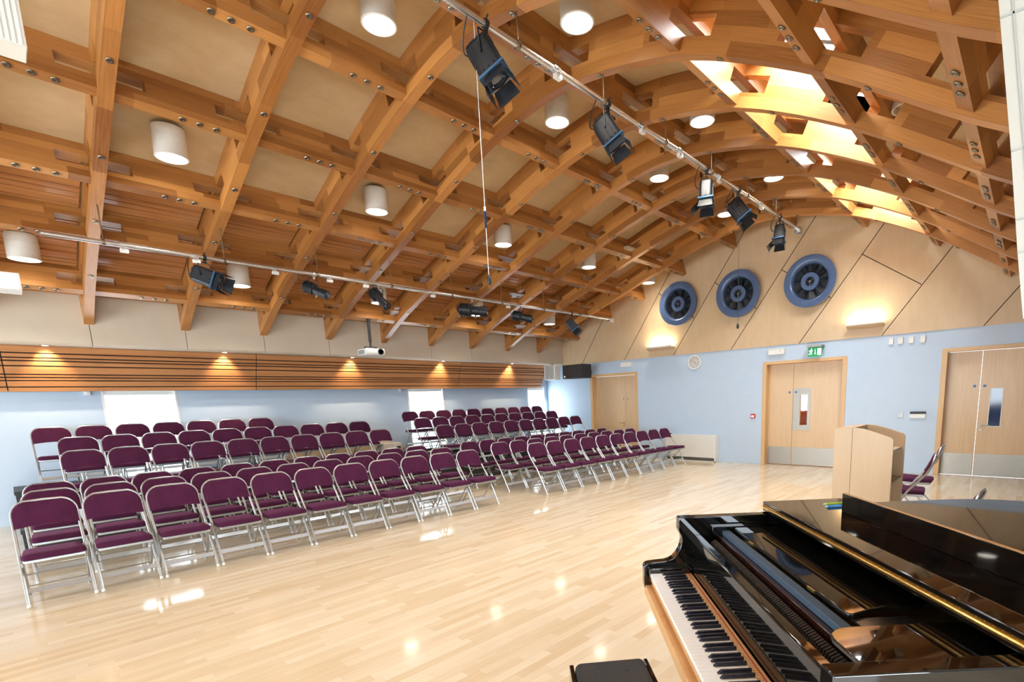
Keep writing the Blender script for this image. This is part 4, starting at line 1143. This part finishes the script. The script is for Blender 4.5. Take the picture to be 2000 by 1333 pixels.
# action: rail with hammers
b = MB(); b.box(.0565, 1.4625, .105, .205, .74, .765); b.build('action_rail', M['gold'], pf)
b = MB()
for k in range(88):
    u = U0 + (k + .5) * step
    b.prism([(.130, .80), (.188, .80), (.186, .880), (.172, .894), (.150, .884), (.140, .850)], u - .0042, u + .0042, 'yz')
b.build('hammer_row', M['actionblack'], pf)
b = MB(); b.box(.0565, 1.4625, .192, .214, .80, .905); b.build('stretcher_board', M['redwood'], pf, bevel=.002)
b = MB(); b.box(.057, 1.225, .2145, .252, .905, .930); b.build('desk_slide', M['slatetint'], pf, bevel=.003)
b = MB(); b.box(.0565, .078, .165, .435, .905, .951); b.build('slide_support', M['piano'], pf, bevel=.002); b = MB(); b.box(1.441, 1.4635, .165, .435, .905, .951); b.build('slide_support', M['piano'], pf, bevel=.002)
dk = [(.105, .267), (.105, .60), (1.00, .60), (1.04, .56), (1.075, .52), (1.092, .47), (1.083, .43), (1.078, .395), (1.092, .345), (1.112, .30), (1.122, .275), (1.118, .262), (1.10, .258), (.12, .262)]
b = MB(); b.prism(dk, .935, .951, 'xy'); b.build('music_desk', M['piano'], pf, bevel=.004, seg=2)
for u in (.33, .88):
    b = MB(); b.box(u, u + .05, .252, .262, .938, .947); b.build('desk_hinge', M['brass'], pf)
tr = [(1.246, .152), (1.236, .175), (1.236, .60), (1.462, .60), (1.462, .118), (1.30, .118), (1.27, .126)]
b = MB(); b.prism(tr, .954, .970, 'xy'); b.build('desk_tray', M['piano'], pf, bevel=.004, seg=2)
b = MB(); b.box(1.12, 1.232, .27, .44, .93, .936); b.build('tray_rail', M['pianosoft'], pf)
# legs, pedal lyre
def leg(u, v):
    b = MB(); b.lathe([(.030, .10), (.030, .12), (.045, .18), (.052, .30), (.060, .50), (.070, .58), (.085, .62), (.085, .66)], c=(u, v, 0), n=8)
    l = b.build('leg', M['piano'], pf, bevel=.002)
    b = MB(); b.cyl((u - .015, v, .030), (u + .015, v, .030), .030, 16); b.cyl((u, v, .03), (u, v, .11), .012, 10); b.build('caster', M['brass'], l)
leg(.12, .12); leg(1.40, .12); leg(.38, 1.62)
b = MB(); b.box(.62, .90, .20, .34, .10, .16); b.cyl((.68, .28, .16), (.68, .28, .60), .018, 12); b.cyl((.84, .28, .16), (.84, .28, .60), .018, 12); ly = b.build('pedal_lyre', M['piano'], pf)
for u in (.70, .76, .82):
    b = MB(); b.box(u - .012, u + .012, .10, .205, .115, .125); b.build('pedal', M['brass'], ly)
# key slip standing on the lid
ca, sa = math.cos(A0), math.sin(A0)
def uvw(u, v): return (PO[0] + u * ca - v * sa, PO[1] + u * sa + v * ca)
x, y = uvw(.272, .704)
t = thing('key_slip', 'long black board standing on edge across the closed piano lid', 'board', (x, y, 1.0505), A0)
b = MB(); b.box(0, 1.235, 0, .018, 0, .086); b.build('slip_board', M['piano'], t, bevel=.002)
b = MB(); b.box(.003, 1.232, .002, .016, .0861, .0875); b.build('raw_wood_edge', M['keywood'], t)
# pens
def pen(u0, v0, u1, v1, mat, lab, r=.0058):
    x0, y0 = uvw(u0, v0); x1, y1 = uvw(u1, v1); a = math.atan2(y1 - y0, x1 - x0); L = math.hypot(x1 - x0, y1 - y0)
    t = thing('pen', lab, 'pen', (x0, y0, 1.0505 + r), a, group='pens on the piano lid')
    b = MB(); b.tube([(.012, 0, 0), (L - .02, 0, 0)], r, 12); b.build('barrel', mat, t, smooth=True)
    b = MB(); b.tube([(0, 0, 0), (.012, 0, 0)], [.0012, r * .8], 10); b.build('tip', M['white'], t)
    b = MB(); b.tube([(L - .055, 0, 0), (L, 0, 0)], r * 1.12, 12); b.box(L - .05, L - .002, -.002, .002, r * .9, r * 1.5); b.build('cap', mat, t)
pen(.178, .675, .172, .818, M['penblue'], 'blue and white pen lying on the piano lid beside the upright black board')
pen(.130, .690, .126, .835, M['pengreen'], 'lime green highlighter lying on the piano lid behind the blue pen')
# stool
sx, sy = -1.375, 1.423; ar = math.radians(-42)
t = thing('piano_stool', 'black padded piano bench at the bottom edge in front of the keyboard', 'piano stool', (sx, sy, 0), ar)
b = MB(); b.rbox(.012, .60, .018, .315, .435, .513, .028, 4); cu = b.build('seat_cushion', M['seatblack'], t, smooth=True, angle=50)
b = MB(); b.box(.0, .60, -.002, .016, .40, .492); b.box(.0, .60, .317, .333, .40, .492); b.box(.0, .012, .0161, .3169, .40, .45); b.box(.588, .60, .0161, .3169, .40, .42); b.build('seat_rail', M['piano'], t, bevel=.002)
for k in range(6):
    b = MB(); b.lathe([(.009, .5125), (.007, .516), (.001, .517)], c=(.11 + .19 * (k // 2), .11 + .11 * (k % 2), 0), n=12); b.build('button', M['seatblack'], cu)
for u in (.03, .57):
    for v in (.03, .30):
        b = MB(); b.tube([(u, v, 0), (u, v, .40)], [.016, .024], 8); b.build('leg', M['piano'], t)

# ------------------------------------------------------------------ light and camera
w = bpy.data.worlds.new('daylight'); SC.world = w; w.use_nodes = True
nt = w.node_tree; nt.nodes.clear()
bg = nt.nodes.new('ShaderNodeBackground'); ow = nt.nodes.new('ShaderNodeOutputWorld')
sk = nt.nodes.new('ShaderNodeTexSky'); sk.sky_type = 'HOSEK_WILKIE'; sk.turbidity = 5; sk.ground_albedo = .4; sk.sun_direction = Vector((-.45, -.77, .45)).normalized()
mx = nt.nodes.new('ShaderNodeMix'); mx.data_type = 'RGBA'; mx.inputs[0].default_value = .55; mx.inputs[7].default_value = (.82, .92, 1.0, 1)
nt.links.new(sk.outputs[0], mx.inputs[6]); nt.links.new(mx.outputs[2], bg.inputs[0]); bg.inputs[1].default_value = 3.0
nt.links.new(bg.outputs[0], ow.inputs[0])
S = bpy.data.lights.new('sun', 'SUN'); S.energy = 60; S.angle = math.radians(.8); S.color = (1, .97, .92)
o = bpy.data.objects.new('sun', S); COL.objects.link(o); o.rotation_euler = Vector((.45, .77, -.45)).to_track_quat('-Z', 'Y').to_euler(); o.location = (0, 0, 9)
def window_light(name, loc, rot, sx, sy, e, col=(.80, .90, 1)):
    L = bpy.data.lights.new(name, 'AREA'); L.shape = 'RECTANGLE'; L.size = sx; L.size_y = sy; L.energy = e; L.color = col
    o = bpy.data.objects.new(name, L); COL.objects.link(o); o.location = loc; o.rotation_euler = rot; return o
# daylight entering through each glazed opening, plus fill at the added back windows
for i, (a, c) in enumerate(WINS): window_light('window_daylight', (XL - .14, (a + c) / 2, 1.24), (0, -PI / 2, 0), 1.4, .85, 38)
for a, c in ((-10.2, -7.4), (-6.6, -3.8), (-3.0, -.2)): window_light('window_daylight', ((a + c) / 2, YB - .09, 1.42), (PI / 2, 0, 0), 2.7, 1.75, 190)  # fill light behind the added back windows
for a, c in ((-5.2, -2.8), (-2.0, .4)): window_light('window_daylight', (XR + .09, (a + c) / 2, 1.4), (0, PI / 2, 0), 1.8, 2.3, 150)
zz = prof(-2.07)[0] + DEP + .17
for s0, s1 in SKB: window_light('rooflight_daylight', (-2.07 + .09, (s0 + s1) / 2, zz + .03), (0, math.radians(27), 0), .55, s1 - s0 - .15, 60 * (s1 - s0), (.88, .94, 1))

cam = bpy.data.cameras.new('camera'); cam.sensor_width = 36; cam.lens = 17.70602; cam.shift_x = -.068016; cam.shift_y = .137005; cam.clip_start = .05; cam.clip_end = 200
co = bpy.data.objects.new('camera', cam); COL.objects.link(co)
Rm = Matrix(((0.74850635, -0.08197744, 0.65804098), (0.66230287, 0.14189356, -0.73567733), (-0.03306284, 0.98648158, 0.16050213)))
co.matrix_world = Matrix.Translation((0, 0, H)) @ Rm.to_4x4()
SC.camera = co
SC.view_settings.view_transform = 'Standard'; SC.view_settings.look = 'None'; SC.view_settings.gamma = 1; SC.view_settings.use_curve_mapping = False
SC.view_settings.exposure = 0.55
cy = SC.cycles
cy.use_denoising = True; cy.max_bounces = 7; cy.diffuse_bounces = 4; cy.glossy_bounces = 4; cy.transmission_bounces = 4; cy.transparent_max_bounces = 8
cy.caustics_reflective = False; cy.caustics_refractive = False; cy.sample_clamp_indirect = 6; cy.use_light_tree = True
